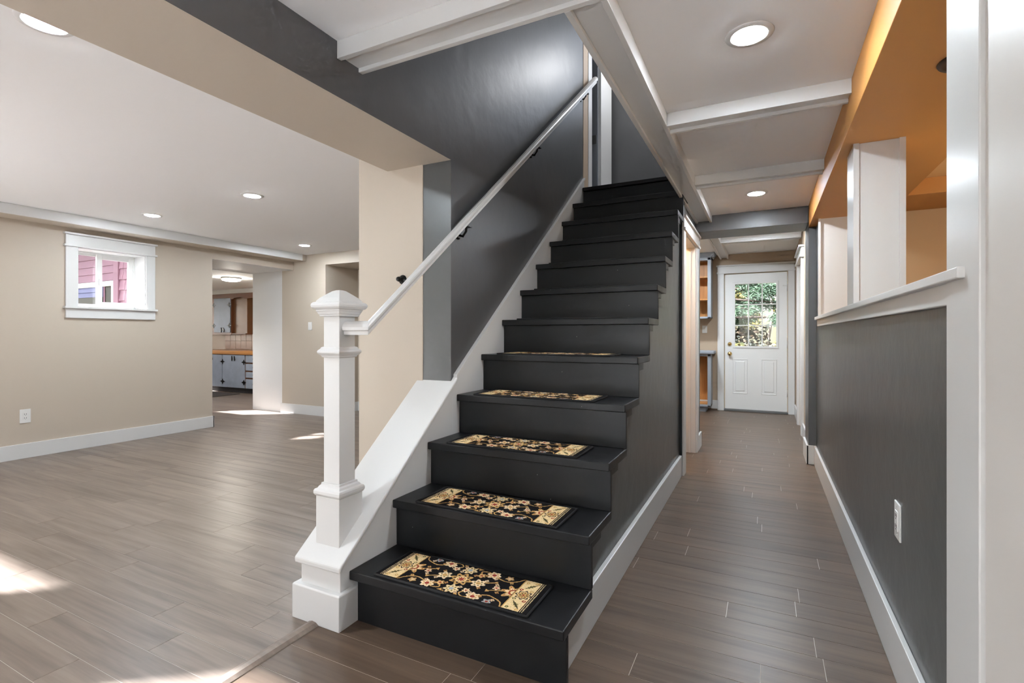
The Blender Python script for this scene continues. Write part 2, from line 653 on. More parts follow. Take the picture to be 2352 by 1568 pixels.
# ------------------------------------------------------------------ living room walls
wl = MB()
XA, XB = -6.52, -6.25
wl.box(XA, XB, 0.4, 2.573, 0, CZ, 'beige').box(XA, XB, -.6, -.3, 0, CZ, 'beige').box(XA, XB, -.3, .4, 0, .2, 'beige').box(XA, XB, -.3, .4, 1.3, CZ, 'beige').box(XA, XB, 3.201, 3.97, 0, CZ, 'beige')
wl.box(XA, XB, 2.573, 3.201, 0, 1.452, 'beige').box(XA, XB, 2.573, 3.201, 2.057, CZ, 'beige')
wl.box(-7.17, XB, 3.97, 5.2, 2.125, CZ, 'beige', nz='jamb_white')
wl.box(-7.17, XA, 3.9, 3.97, 0, CZ, 'beige').box(-7.2, -7.17, 3.9, 4.26, 0, CZ, 'jamb_white')
wl.box(-6.25, -5.985, -0.4, 5.2, 2.243, CZ, 'beige')
struct(wl, 'wall_left', 'beige living room wall with a small high window')
struct(MB().box(-5.985, -5.968, -0.4, 5.12, 2.237, CZ - .001, 'trim_white'), 'trim_9', 'white fascia board along the top of the beige window wall', 0.002)
wf = MB()
wf.box(-7.17, -6.5, 5.2, 5.4, 0, 2.125, 'jamb_white')
struct(wf, 'wall_passage', 'bright white wall beside the kitchen doorway')
wf = MB()
wf.box(-6.5, -5.6, 5.2, 5.84, 0, CZ, 'beige')
wf.box(-7.17, -6.5, 5.2, 5.84, 2.125, CZ, 'beige')
wf.box(-5.6, -2.17, 5.2, 5.84, 2.165, CZ, 'beige')
wf.box(-5.6, -2.17, 5.84, 6.0, 0, CZ, 'beige')
struct(wf, 'wall_far', 'beige far wall of the living room with a recess')
bk = MB()
for (a, b) in ((-6.65, -6.0), (-5.05, -4.95), (-3.95, -3.865), (-3.42, -1.95)):
    bk.box(a, b, -0.48, -0.4, 0, CZ, 'beige')
for (a, b, z0, z1) in ((-6.0, -5.05, .3, 2.2), (-3.865, -3.42, .3, 2.2), (-4.95, -3.95, .2, 1.2)):
    bk.box(a, b, -0.48, -0.4, 0, z0, 'beige').box(a, b, -0.48, -0.4, z1, CZ, 'beige')
struct(bk, 'wall_back_living', 'beige living room wall behind the camera with two tall windows and an added low one')
bk = MB()
bk.box(-2.25, -1.9, -1.65, -1.5, 0, CZ, 'beige').box(0.3, 0.6, -1.65, -1.5, 0, CZ, 'beige').box(-1.9, 0.3, -1.65, -1.5, 2.1, CZ, 'beige')
bk.box(-2.25, -1.95, -1.5, -0.4, 0, CZ, 'beige')
struct(bk, 'wall_back_hall', 'beige hallway wall behind the camera with an added wide glass door')
t = empty('window_added_back', (-0.8, -1.55, 0), 'sliding glass door added behind the camera for daylight', None, None, 'structure')  # glass door added out of view, sized for the daylight it brings in
for a in (-1.9, -0.83, 0.24):
    MB().box(a, a + .06, -1.62, -1.56, 0, 2.1, 'trim_white').build('window_frame', t)
MB().box(-1.9, 0.3, -1.60, -1.595, 0, 2.1, 'glass').build('pane', t)
for nm, a, b, z0, z1, lb in (('window_3', -6.0, -5.05, .3, 2.2, 'tall living room window nearer the window wall'), ('window_4', -3.865, -3.42, .3, 2.2, 'narrow tall living room window behind the camera'), ('window_added_low', -4.95, -3.95, .2, 1.2, 'low wide window added between the tall ones for daylight')):  # the low wide one is added to brighten the ceiling
    t = empty(nm, ((a + b) / 2, -0.5, z0), lb, None, None, 'structure')
    MB().box(a, a + .03, -.47, -.43, z0, z1, 'trim_white').box(b - .03, b, -.47, -.43, z0, z1, 'trim_white').build('window_frame', t)
    MB().box(a, b, -.452, -.448, z0, z1, 'glass').build('pane', t)
t = empty('window_added_side', (-6.45, .05, .2), 'low window added in the unseen part of the window wall for daylight', None, None, 'structure')  # out-of-view window added for more daylight in the living room
MB().box(-6.5, -6.45, -.3, -.27, .2, 1.3, 'trim_white').box(-6.5, -6.45, .37, .4, .2, 1.3, 'trim_white').build('window_frame', t)
MB().box(-6.49, -6.486, -.3, .4, .2, 1.3, 'glass').build('pane', t)

# baseboards
struct(MB().box(-6.25, -6.232, -0.4, 3.985, 0, 0.138, 'trim_white').box(-6.65, -6.232, 3.97, 3.988, 0, 0.138, 'trim_white'), 'baseboard_left', 'tall white baseboard under the beige window wall', 0.002)
struct(MB().box(-6.52, -5.582, 5.182, 5.2, 0, 0.138, 'trim_white').box(-5.6, -5.582, 5.182, 5.84, 0, 0.138, 'trim_white').box(-5.6, -2.17, 5.822, 5.84, 0, 0.138, 'trim_white'), 'baseboard_far', 'white baseboard along the beige far wall', 0.002)

# window 1 (high window in the beige wall)
t = empty('window_1', (-6.25, 2.887, 1.452), 'small high sliding window with flat white casing', None, None, 'structure')
wy0, wy1, wz0, wz1 = 2.573, 3.201, 1.452, 2.057
for y in ((2.471, wy0), (wy1, 3.294)):
    MB().box(XB, XB + .02, y[0], y[1], wz0, 2.06, 'trim_white').build('casing', t, .002)
MB().box(XB, XB + .022, 2.471, 3.294, 2.075, 2.175, 'trim_white').build('head_casing', t, .002)
MB().box(XB, XB + .042, 2.455, 3.310, 2.175, 2.194, 'trim_white').build('head_cap', t, .002)
MB().box(XB, XB + .036, 2.455, 3.310, 2.055, 2.075, 'trim_white').build('head_fillet', t, .002)
MB().box(XA + .02, XB + .045, 2.455, 3.310, 1.432, 1.454, 'trim_white').build('window_sill', t, .002)
MB().box(XB, XB + .022, 2.471, 3.294, 1.335, 1.432, 'trim_white').build('apron', t, .002)
m = MB()
m.box(XA + .02, XB, wy0 - .001, wy0 + .008, wz0, wz1, 'jamb_white').box(XA + .02, XB, wy1 - .008, wy1 + .001, wz0, wz1, 'jamb_white').box(XA + .02, XB, wy0, wy1, wz1 - .008, wz1, 'jamb_white')
m.build('reveal', t)
xf = -6.45


def win_frame(y0, y1, z0, z1, xo, wd, th, name='sash'):
    m = MB()
    m.box(xo - th, xo, y0, y0 + wd, z0, z1, 'plastic_white').box(xo - th, xo, y1 - wd, y1, z0, z1, 'plastic_white')
    m.box(xo - th, xo, y0 + wd, y1 - wd, z0, z0 + wd, 'plastic_white').box(xo - th, xo, y0 + wd, y1 - wd, z1 - wd, z1, 'plastic_white')
    s = m.build(name, t, .002)
    MB().box(xo - th * .6, xo - th * .5, y0 + wd, y1 - wd, z0 + wd, z1 - wd, 'glass').build('pane', s)
    return s


m = MB()
m.box(xf - .07, xf, wy0, wy0 + .02, wz0, wz1, 'plastic_white').box(xf - .07, xf, wy1 - .02, wy1, wz0, wz1, 'plastic_white')
m.box(xf - .07, xf, wy0, wy1, wz0, wz0 + .022, 'plastic_white').box(xf - .07, xf, wy0, wy1, wz1 - .022, wz1, 'plastic_white')
m.build('window_frame', t, .002)
win_frame(wy0 + .018, wy0 + .315, wz0 + .02, wz1 - .02, xf - .04, .024, .025)
win_frame(wy0 + .258, wy1 - .018, wz0 + .02, wz1 - .02, xf - .008, .05, .03)
MB().box(xf - .008, xf + .012, wy0 + .275, wy0 + .29, 1.70, 1.77, 'plastic_white').build('latch', t, .003)

# ------------------------------------------------------------------ stair wall, pillar, soffit
p = MB()
p.box(-2.17, -1.70, 2.27, 6.0, 0, CZ, 'beige')
struct(p, 'wall_pillar', 'beige end of the stair wall facing the living room', 0.003)
p = MB()
p.box(-1.70, WX, 2.275, 5.45, 0, CZ, 'charcoal', px='charcoal_dark')
p.box(-1.95, WX, 1.47, 4.48, CZ, 4.95, 'charcoal_dark')
p.box(-1.95, WX, 5.40, 5.6, CZ, 4.95, 'charcoal_dark').box(-1.95, WX, 4.48, 5.4, 4.55, 4.95, 'charcoal_dark')
struct(p, 'wall_stair', 'glossy charcoal wall beside the stairs')
p = MB()
p.box(-1.95, WX, -1.5, 2.2752, 2.11, CZ, 'beige', px='charcoal_dark')
struct(p, 'wall_soffit', 'dropped soffit with beige underside and charcoal side')

# knee wall with sloped cap
CS = (0.935 - 0.25) / (2.30 - 1.455)
capz = lambda y: 0.25 + CS * (y - 1.455)
m = MB().prism([(1.47, 0), (2.27, 0), (2.27, capz(2.27) - .022), (1.47, capz(1.47) - .022)], 'X', -1.721, -1.503, 'trim_white')
struct(m, 'wall_knee', 'low white knee wall sloping up beside the stairs', 0.002)
m = MB().prism([(1.452, capz(1.452) - .024), (2.30, capz(2.30) - .024), (2.30, capz(2.30)), (1.452, capz(1.452))], 'X', -1.742, -1.487, 'trim_white')
struct(m, 'trim_10', 'sloped white cap board on the knee wall', 0.006)
# skirt board up the wall
sk = lambda y: 0.93 + (2.62 - 0.93) / (4.48 - 2.28) * (y - 2.28)
m = MB().prism([(2.268, 0.35), (2.268, sk(2.28) - .02), (2.29, sk(2.28)), (4.48, sk(4.48)), (4.48, 2.30)], 'X', WX, -1.5025, 'trim_white')
m.prism([(2.298, sk(2.298) - .012), (2.298, sk(2.298) + .006), (4.48, sk(4.48) + .006), (4.48, sk(4.48) - .012)], 'X', WX, -1.492, 'trim_white')
struct(m, 'trim_11', 'white skirt board climbing the charcoal stair wall', 0.001)

# ------------------------------------------------------------------ newel post
NX, NY = -1.615, 1.576
t = empty('newel_post', (NX, NY, 0), 'white square newel post with stepped cap at the stair foot', 'newel post')
MB().square_rings(NX, NY, [(.131, 0), (.131, .137), (.127, .142), (.106, .1425)], 'trim_white').build('plinth', t, .002)
MB().square_rings(NX, NY, [(.066, .22), (.066, .492)], 'trim_white').build('lower_block', t, .002)
MB().square_rings(NX, NY, [(.066, .492), (.070, .496), (.0735, .503), (.0735, .514), (.070, .521), (.062, .524), (.058, .532), (.052, .537), (.051, .545), (.045, .546)], 'trim_white').build('lower_moulding', t, .001)
MB().square_rings(NX, NY, [(.0445, .54), (.0445, 1.243)], 'trim_white').build('shaft', t, .002)
MB().square_rings(NX, NY, [(.045, 1.070), (.050, 1.072), (.052, 1.078), (.056, 1.080), (.0625, 1.088), (.064, 1.093), (.0625, 1.099), (.054, 1.107), (.052, 1.113), (.045, 1.115)], 'trim_white').build('collar', t, .001)
MB().square_rings(NX, NY, [(.045, 1.242), (.056, 1.242), (.057, 1.249), (.060, 1.252), (.064, 1.262), (.066, 1.264), (.067, 1.270), (.075, 1.274), (.080, 1.281), (.082, 1.288), (.080, 1.296), (.075, 1.301), (.067, 1.303), (.065, 1.309), (.056, 1.320), (.040, 1.334), (.020, 1.350), (.010, 1.354), (.002, 1.355)], 'trim_white').build('cap', t, .001)

# ------------------------------------------------------------------ handrail
t = empty('handrail', (-1.46, NY, 1.19), 'white moulded handrail rising from the newel along the charcoal wall', 'handrail')
RS = 0.7835
prof = [(-.020, -.028), (.020, -.028), (.021, -.012), (.029, -.008), (.031, .004), (.027, .016), (.016, .026), (0, .030), (-.016, .026), (-.027, .016), (-.031, .004), (-.029, -.008), (-.021, -.012)]
RXc, RZc, YE = -1.457, 1.192, 4.66


def rail_rings():
    r1 = [(NX + .045, NY + wv, RZc + hv) for wv, hv in prof]
    r2 = [(RXc - wv, NY + wv, RZc + hv) for wv, hv in prof]
    r3 = [(RXc - wv, YE, RZc + RS * (YE - NY) + hv * 1.15) for wv, hv in prof]
    return r1, r2, r3


r1, r2, r3 = rail_rings()
n = len(prof)


def rail_piece(a, b, name):
    fs = [tuple(range(n)), tuple(range(2 * n - 1, n - 1, -1))] + [(i, i + n, (i + 1) % n + n, (i + 1) % n) for i in range(n)]
    return MB().add(a + b, fs, 'trim_white').build(name, t, .0015)


rail_piece(r1, r2, 'return_piece')
rail_piece(r2, r3, 'rail')
for yb in (2.34, 3.30, 4.40):
    zb = RZc + RS * (yb - NY)
    b = MB()
    b.lathe((WX, yb, zb - .075), [(.026, 0), (.026, .006), (.018, .011)], 'black_metal', 16, 'X')
    b.tube([(WX + .006, yb, zb - .075), (WX + .035, yb, zb - .085), (WX + .055, yb, zb - .06), (RXc, yb, zb - .034)], .007, 'black_metal', 8)
    b.box(RXc - .018, RXc + .018, yb - .03, yb + .03, zb - .036, zb - .029, 'black_metal')
    b.build('bracket', t)
m = MB().lathe((-1.838, 2.27, 1.478), [(.027, 0), (.027, -.004), (.020, -.010), (.008, -.012), (.008, -.03), (.015, -.036), (.012, -.046), (.001, -.048)], 'black_metal', 20, 'Y')
tag(m.build('wall_hook'), 'small round black knob on the beige pillar behind the handrail', 'hook')

# ------------------------------------------------------------------ staircase
t = empty('staircase', (-1.04, Y0, 0), 'straight flight of black painted wooden stairs', 'stairs')
SX0, SX1 = -1.5023, -0.578
for i in range(1, 12):
    z = i * RISE
    MB().box(SX0, SX1, nose(i), nose(i) + RUN + .04, z - .036, z, 'stair_black').build('tread', t, .004)
    if i == 1:
        continue
    MB().box(-.632, -.590, nose(i) + .045, nose(i) + .19, z - .074, z - .036, 'stair_black').build('tread_cleat', t, .002)
for i in range(1, 13):
    z = i * RISE
    MB().box(-1.4835 if i == 1 else SX0, SX1 - .001, nose(i) + .028, nose(i) + .048, (i - 1) * RISE, z - .036, 'stair_black').build('riser', t, .002)
MB().box(SX0, SX1, nose(12), nose(12) + .12, 12 * RISE - .03, 12 * RISE, 'stair_black').build('landing_nosing', t, .004)

# side panel under the stairs
pts = [(nose(1) + .05, 0.0)]
for i in range(1, 12):
    pts += [(nose(i) + .05, i * RISE - .036), (nose(i + 1) + .05, i * RISE - .036)]
pts += [(nose(12) + .05, 2.26), (4.33, 2.26)] if False else [(4.46, 11 * RISE - .036), (4.46, 0.0)]
m = MB().prism(pts, 'X', -.70, -.632, 'charcoal')
struct(m, 'wall_stair_side', 'charcoal panel wall closing the side of the stairs')
struct(MB().box(-.632, -.610, nose(1) + .048, 4.33, 0, .17, 'trim_white'), 'baseboard_stair', 'white baseboard along the side of the stairs', .003)

# ------------------------------------------------------------------ patterned stair rugs
UW, VW = 0.67, 0.24


def rug_colors(nu, nv):
    u = (np.arange(nu) + .5) / nu * UW
    v = (np.arange(nv) + .5) / nv * VW
    U, V = np.meshgrid(u, v, indexing='ij')
    rng = np.random.RandomState(3)
    c = lambda *k: np.array(srgb(*k)[:3])
    BLACK, CREAM, GOLD = c(27, 25, 26), c(226, 200, 152), c(196, 154, 94)
    PALE, RED, GREEN, GREY, BROWN = c(232, 206, 168), c(150, 58, 44), c(112, 106, 64), c(160, 164, 170), c(60, 44, 36)
    img = np.empty((nu, nv, 3))
    img[:] = BLACK

    def put(mask, col):
        img[mask] = col

    def flower(x, y, r, n, ph, outer, mid, core, sq=0.17):
        d = np.hypot(U - x, V - y)
        a = np.arctan2(V - y, U - x)
        r = r * 1.22
        put(d < r * (1 - sq + sq * np.cos(n * a + ph)), outer)
        put((d < r * .62) & (d > r * .40) & (np.cos(n * a + ph) > .15), mid)
        put(d < r * .30, core)

    def vine(pts, wd=0.0028):
        P = np.array(pts)
        q = []
        m = len(P)
        for i in range(m - 1):
            p0, p1, p2, p3 = P[max(i - 1, 0)], P[i], P[i + 1], P[min(i + 2, m - 1)]
            for s in np.linspace(0, 1, 14):
                q.append(.5 * (2 * p1 + (p2 - p0) * s + (2 * p0 - 5 * p1 + 4 * p2 - p3) * s * s + (3 * p1 - p0 - 3 * p2 + p3) * s ** 3))
        for x, y in q:
            put(np.hypot(U - x, V - y) < wd, GOLD)

    def bud(x, y, ang, r=0.013, col=None):
        ca, sa = math.cos(ang), math.sin(ang)
        a = (U - x) * ca + (V - y) * sa
        b = -(U - x) * sa + (V - y) * ca
        put((np.abs(b) < (a + r) * .42) & (a > -r) & (a < r * .6), GOLD if col is None else col)

    def both(fn, x, y, *k):
        fn(x, y, *k)
        fn(UW - x, VW - y, *k)

    def both_vine(pts):
        vine(pts)
        vine([(UW - x, VW - y) for x, y in pts])
    # vines
    both_vine([(.106, .236), (.118, .205), (.150, .188), (.185, .182), (.225, .205)])
    both_vine([(.108, .012), (.132, .043), (.166, .058), (.205, .048), (.233, .032)])
    both_vine([(.232, .214), (.262, .232), (.287, .214), (.272, .190)])
    both_vine([(.236, .030), (.265, .020), (.290, .030), (.276, .056)])
    both_vine([(.270, .120), (.300, .122), (.335, .12)])
    both_vine([(.200, .150), (.180, .140), (.150, .128)])
    both_vine([(.200, .086), (.222, .098), (.250, .112)])
    # central rosette
    flower(.335, .12, .040, 8, .4, GOLD, BROWN, RED, .16)
    d = np.hypot(U - .335, V - .12)
    put((d < .024) & (d > .019), CREAM)
    for k in range(8):
        a = k * PI / 4
        put(np.hypot(U - .335 - .031 * math.cos(a), V - .12 - .031 * math.sin(a)) < .0042, BROWN)
        put(np.hypot(U - .335 - .012 * math.cos(a), V - .12 - .012 * math.sin(a)) < .0028, PALE)
    # flowers around it
    both(flower, .258, .119, .026, 6, .5, PALE, GREEN, GOLD)
    both(flower, .330, .200, .027, 7, .2, CREAM, GREEN, GREY)
    both(flower, .228, .214, .025, 6, .9, PALE, GOLD, RED)
    both(flower, .233, .033, .025, 6, .2, PALE, GOLD, RED)
    both(flower, .165, .222, .015, 5, .3, GREY, GOLD, RED)
    both(flower, .164, .030, .015, 5, .9, GOLD, GREY, CREAM)
    both(flower, .177, .120, .013, 5, .1, PALE, RED, RED)
    both(flower, .272, .186, .014, 5, .4, PALE, GOLD, RED)
    both(flower, .276, .060, .015, 5, .8, GOLD, PALE, RED)
    for x, y, q in ((.205, .200, 1), (.250, .196, 0), (.212, .058, 0), (.256, .048, 1), (.305, .175, 0), (.298, .070, 1), (.240, .150, 1), (.236, .088, 0), (.150, .204, 0), (.142, .060, 1), (.352, .232, 1), (.186, .098, 0), (.160, .150, 1), (.305, .215, 0)):
        both(flower, x, y, .0075, 4, .5 * q, GOLD if q else PALE, RED, GREEN)
    for x, y, a in ((.294, .228, -.6), (.303, .016, .4), (.203, .152, 2.2), (.198, .084, 3.6)):
        bud(x, y, a)
        bud(UW - x, VW - y, a + PI)
    # half palmettes growing from the borders
    for sx in (0, 1):
        x0 = .104 if sx == 0 else UW - .104
        s = 1 if sx == 0 else -1
        d = np.hypot(U - x0, V - .12)
        a = np.arctan2(V - .12, (U - x0) * s)
        put((d < .052 * (.78 + .22 * np.cos(7 * a))) & ((U - x0) * s > 0), GOLD)
        put((d < .036 * (.8 + .2 * np.cos(7 * a))) & (d > .022) & ((U - x0) * s > 0), PALE)
        put((d < .020) & (d > .014) & ((U - x0) * s > 0), RED)
        put((d < .013) & ((U - x0) * s > 0), CREAM)
        put((np.abs(np.sin(3.5 * a)) < .10) & (d > .02) & (d < .045) & ((U - x0) * s > 0), RED)
    # cream end borders
    for sx in (0, 1):
        W = U if sx == 0 else UW - U
        VV = V if sx == 0 else VW - V
        put((W > .026) & (W < .102), CREAM)
        put((W > .098) & (W < .102), GOLD)
        put((W > .030) & (W < .0325), BROWN)
        for k in range(60):
            put(np.hypot(W - .0195, (VV - .012 - k * .0072)) < .0024, CREAM)
        d = np.hypot(W - .064, VV - .12)
        a = np.arctan2(VV - .12, W - .064)
        put((d < .034 * (.86 + .14 * np.cos(8 * a))) & (d > .027 * (.86 + .14 * np.cos(8 * a))), BROWN)
        put(d < .024 * (.86 + .14 * np.cos(8 * a)), GOLD)
        put((d < .019) & (np.abs(np.sin(4 * a)) < .42) & (d > .008), BROWN)
        put(d < .0045, RED)
        for cy, an in ((.052, .9), (.192, 2.3)):
            ca, sa = math.cos(an), math.sin(an)
            p = (W - .062) * ca + (VV - cy) * sa
            q = -(W - .062) * sa + (VV - cy) * ca
            put((np.abs(q) < .010 * (1 - np.abs(p) / .032) * (0.75 + .25 * np.cos(p * 520))) & (np.abs(p) < .032), GREEN)
            put((np.abs(q) < .0016) & (np.abs(p) < .028), BROWN)
        for cx, cy2, col in ((.044, .022, GREEN), (.085, .030, GOLD), (.046, .085, GOLD), (.086, .155, GREEN), (.044, .160, RED), (.085, .218, GREEN), (.045, .222, GOLD), (.088, .085, RED), (.05, .022, GOLD)):
            flower_r = np.hypot(W - cx, VV - cy2)
            put(flower_r < .0075, col)
            put(flower_r < .003, CREAM)
    put((U < .012) | (U > UW - .012) | (V < .008) | (V > VW - .008), BLACK)
    img *= 1 + rng.uniform(-.22, .18, (nu, nv, 1))
    return img.reshape(-1, 3)


def rug_mesh():
    nu, nv = 300, 108
    xs = np.linspace(-UW / 2 + .004, UW / 2 - .004, nu + 1)
    ys = np.linspace(.004, VW - .004, nv + 1)
    X, Y = np.meshgrid(xs, ys, indexing='ij')
    rng = np.random.RandomState(5)
    e = np.minimum(np.minimum(X + UW / 2, UW / 2 - X), np.minimum(Y, VW - Y))
    Z = .0075 - .003 * np.exp(-e / .004) + rng.uniform(-.0005, .0005, X.shape)
    vs = np.stack([X, Y, Z], -1).reshape(-1, 3)
    idx = np.arange((nu + 1) * (nv + 1)).reshape(nu + 1, nv + 1)
    fs = np.stack([idx[:-1, :-1], idx[1:, :-1], idx[1:, 1:], idx[:-1, 1:]], -1).reshape(-1, 4)
    me = bpy.data.meshes.new('pile')
    me.from_pydata(vs.tolist(), [], fs.tolist())
    att = me.color_attributes.new('weave', 'FLOAT_COLOR', 'CORNER')
    colr = np.ones((nu * nv, 4, 4), dtype=np.float32)
    colr[:, :, :3] = rug_colors(nu, nv)[:, None, :]
    att.data.foreach_set('color', colr.reshape(-1))
    m = mat('rug_weave', (.1, .1, .1), 0.95, spec=0.1)
    tn = m.node_tree
    a = tn.nodes.new('ShaderNodeVertexColor')
    a.layer_name = 'weave'
    tn.links.new(a.outputs[0], tn.nodes['Principled BSDF'].inputs['Base Color'])
    me.materials.append(m)
    return me


ORD = ['lowest', 'second', 'third', 'fourth', 'fifth', 'sixth', 'seventh', 'eighth', 'ninth', 'tenth', 'eleventh']
pile_me = rug_mesh()
rug0 = empty('stair_rug', (0, 0, 0))
po = bpy.data.objects.new('pile', pile_me)
COL.objects.link(po)
po.parent = rug0
bd = MB()
for a, b_ in (((-UW / 2, .004, .004), (UW / 2, .004, .004)), ((UW / 2, .004, .004), (UW / 2, VW - .004, .004)), ((UW / 2, VW - .004, .004), (-UW / 2, VW - .004, .004)), ((-UW / 2, VW - .004, .004), (-UW / 2, .004, .004))):
    bd.tube([a, b_], .0045, 'black_fabric', 8)
bd.build('binding', rug0)
MB().box(-UW / 2, UW / 2, .003, VW - .003, .0005, .005, 'black_fabric').build('backing', rug0)
for i in range(1, 12):
    r = rug0 if i == 1 else copy_tree(rug0)
    r.location = (-1.05 + random.uniform(-.006, .004) - (.012 if 3 <= i else 0), nose(i) + .014, i * RISE)
    r.rotation_euler = (0, 0, random.uniform(-.006, .006))
    lbl = 'black and gold floral carpet pad on the %s stair tread from the floor' % ORD[i - 1] if i > 1 else 'black and gold floral carpet pad on the lowest stair tread'
    tag(r, lbl, 'rug', 'floral pads on the stair treads')

# ------------------------------------------------------------------ upstairs landing
u = MB()
u.box(-1.95, 1.5, 5.45, 5.6, 2.5, 3.65, 'charcoal_dark').box(-1.95, 1.5, 5.45, 5.6, 4.75, 4.95, 'charcoal_dark')
u.box(-1.95, -1.25, 5.45, 5.6, 3.65, 4.75, 'charcoal_dark').box(-0.15, 1.5, 5.45, 5.6, 3.65, 4.75, 'charcoal_dark')
struct(u, 'wall_landing', 'charcoal wall at the head of the stairs')
u = MB()
u.box(1.4, 1.5, 1.4, 5.6, 2.5, 4.95, 'ceiling_white').box(-1.95, 1.5, 1.35, 1.47, 2.5, 4.95, 'ceiling_white')
u.box(-2.9, 1.5, 1.35, 5.6, 4.95, 5.1, 'ceiling_white')
u.box(-2.9, -2.8, 4.2, 5.6, 2.5, 4.95, 'tan').box(-2.9, -1.95, 4.2, 4.3, 2.5, 4.95, 'tan').box(-2.9, -1.95, 5.5, 5.6, 2.5, 4.95, 'tan')
u.box(-2.9, -1.96, 4.2, 5.6, 2.36, 2.519, 'plank_hall').box(-1.96, -1.517, 4.481, 5.39, 2.36, 2.519, 'plank_hall').box(0.41, 1.5, 1.35, 5.6, 2.36, 2.519, 'plank_hall')
struct(u, 'wall_upstairs', 'white upstairs walls and ceiling above the stairs')
t = empty('window_5', (-.7, 5.5, 3.65), 'upstairs window over the stair landing', None, None, 'structure')
MB().box(-1.25, -1.2, 5.46, 5.5, 3.65, 4.75, 'trim_white').box(-.2, -.15, 5.46, 5.5, 3.65, 4.75, 'trim_white').box(-.72, -.68, 5.46, 5.5, 3.65, 4.75, 'trim_white').build('window_frame', t)
MB().box(-1.25, -.15, 5.52, 5.524, 3.65, 4.75, 'glass').build('pane', t)
t = empty('fill_pendant', (-.75, 5.0, 4.0), 'unseen white globe added over the landing for the stair wall highlight', 'fill lamp')  # globe added out of view to strengthen the stair wall highlight
MB().lathe((-.75, 5.0, 4.02), [(.001, -.13), (.06, -.115), (.11, -.065), (.13, 0), (.11, .065), (.06, .115), (.03, .125)], 'lens_fill_globe', 20).build('globe', t)
MB().tube([(-.75, 5.0, 4.14), (-.75, 5.0, 4.95)], .008, 'black_metal', 8).build('cord', t)
MB().lathe((-.75, 5.0, 4.14), [(.035, 0), (.035, .03), (.01, .045)], 'black_metal', 16).build('cap', t)
t = empty('door_4', (WX, 5.1, 2.52), 'white upstairs door standing open against the landing wall', None, None, 'structure')
MB().box(WX, WX + .035, 4.945, 5.33, 2.525, 4.5, 'trim_white').build('door_slab', t, .003)
MB().box(WX - .07, WX + .004, 4.93, 4.945, 2.52, 4.55, 'cabinet_grey').build('jamb', t, .001)
MB().box(WX - .02, WX + .004, 4.482, 4.615, 2.52, 4.55, 'vestibule_tan').build('casing', t, .001)
MB().box(WX - .02, WX + .010, 4.615, 4.725, 2.52, 4.55, 'trim_white').build('casing', t, .002)
MB().box(-1.62, -1.585, 4.93, 4.95, 2.52, 4.55, 'trim_white').build('stop', t, .001)
MB().box(WX - .06, WX - .01, 4.925, 4.932, 3.10, 3.19, 'plastic_dark').build('hinge', t, .002)
MB().box(WX, WX + .02, 5.355, 5.385, 2.52, 4.55, 'trim_white').build('casing', t, .002)

# ------------------------------------------------------------------ hall left: cased opening under the stairs' head
h = MB()
h.box(-.70, -.61, 4.40, 4.45, 0, 2.30, 'charcoal')
h.box(-.70, -.61, 4.45, 5.25, 2.04, CZ, 'charcoal_dark')
h.box(-.70, -.61, 5.25, 5.60, 0, CZ, 'charcoal_dark')
h.box(-.74, -.612, 4.42, 4.46, 2.2, CZ, 'charcoal_dark')
struct(h, 'wall_hall_left', 'charcoal hallway wall around the cased opening')
t = empty('door_3', (-.61, 4.85, 0), 'cream cased doorway in the hall wall past the stairs', None, None, 'structure')
MB().box(-.61, -.594, 4.335, 4.452, 0, 2.03, 'trim_warm').build('casing', t, .002)
MB().box(-.61, -.594, 5.248, 5.36, 0, 2.03, 'trim_white').build('casing', t, .002)
MB().box(-.61, -.592, 4.335, 5.375, 2.052, 2.135, 'trim_warm').build('head_casing', t, .002)
MB().box(-.61, -.574, 4.315, 5.395, 2.135, 2.155, 'trim_warm').build('head_cap', t, .002)
MB().box(-.61, -.580, 4.32, 5.39, 2.03, 2.052, 'trim_warm').build('head_fillet', t, .002)
m = MB().box(-.715, -.61, 5.232, 5.25, 0, 2.03, 'trim_white').box(-.675, -.655, 5.222, 5.233, 0, 2.03, 'trim_white')
m.box(-.715, -.61, 4.45, 5.25, 2.022, 2.04, 'trim_white')
m.box(-.82, -.715, 5.236, 5.26, 0, 2.03, 'trim_white')
m.build('jamb', t, .001)
cl = MB()
cl.box(-1.52, -1.50, 4.44, 5.6, 0, 2.3, 'light_ochre').box(-1.52, -.70, 5.5, 5.6, 0, 2.3, 'light_ochre').box(-1.52, -.70, 4.44, 4.46, 0, 2.3, 'light_ochre')
struct(cl, 'wall_closet', 'warm lit closet walls behind the cased doorway')
struct(MB().box(-1.5, -.6, 4.45, 5.6, -.1, -.001, 'plank_hall'), 'floor_closet', 'closet floor behind the cased doorway')
t = empty('closet_lamp', (-1.1, 4.95, 2.2), 'warm ceiling lamp inside the closet off the hallway', 'ceiling lamp')
MB().lathe((-1.1, 4.95, 2.31), [(.09, .02), (.09, 0), (.08, -.01)], 'brass', 20).build('lamp_base', t)
MB().lathe((-1.1, 4.95, 2.30), [(.085, 0), (.08, -.03), (.05, -.06), (.001, -.07)], 'lens_closet', 20).build('lamp_shade', t)
struct(MB().box(-.61, -.592, 5.36, 5.618, 0, .15, 'trim_white').box(-.70, -.592, 5.60, 5.618, 0, .15, 'trim_white'), 'baseboard_hall', 'short white baseboard at the end of the hall wall', .002)

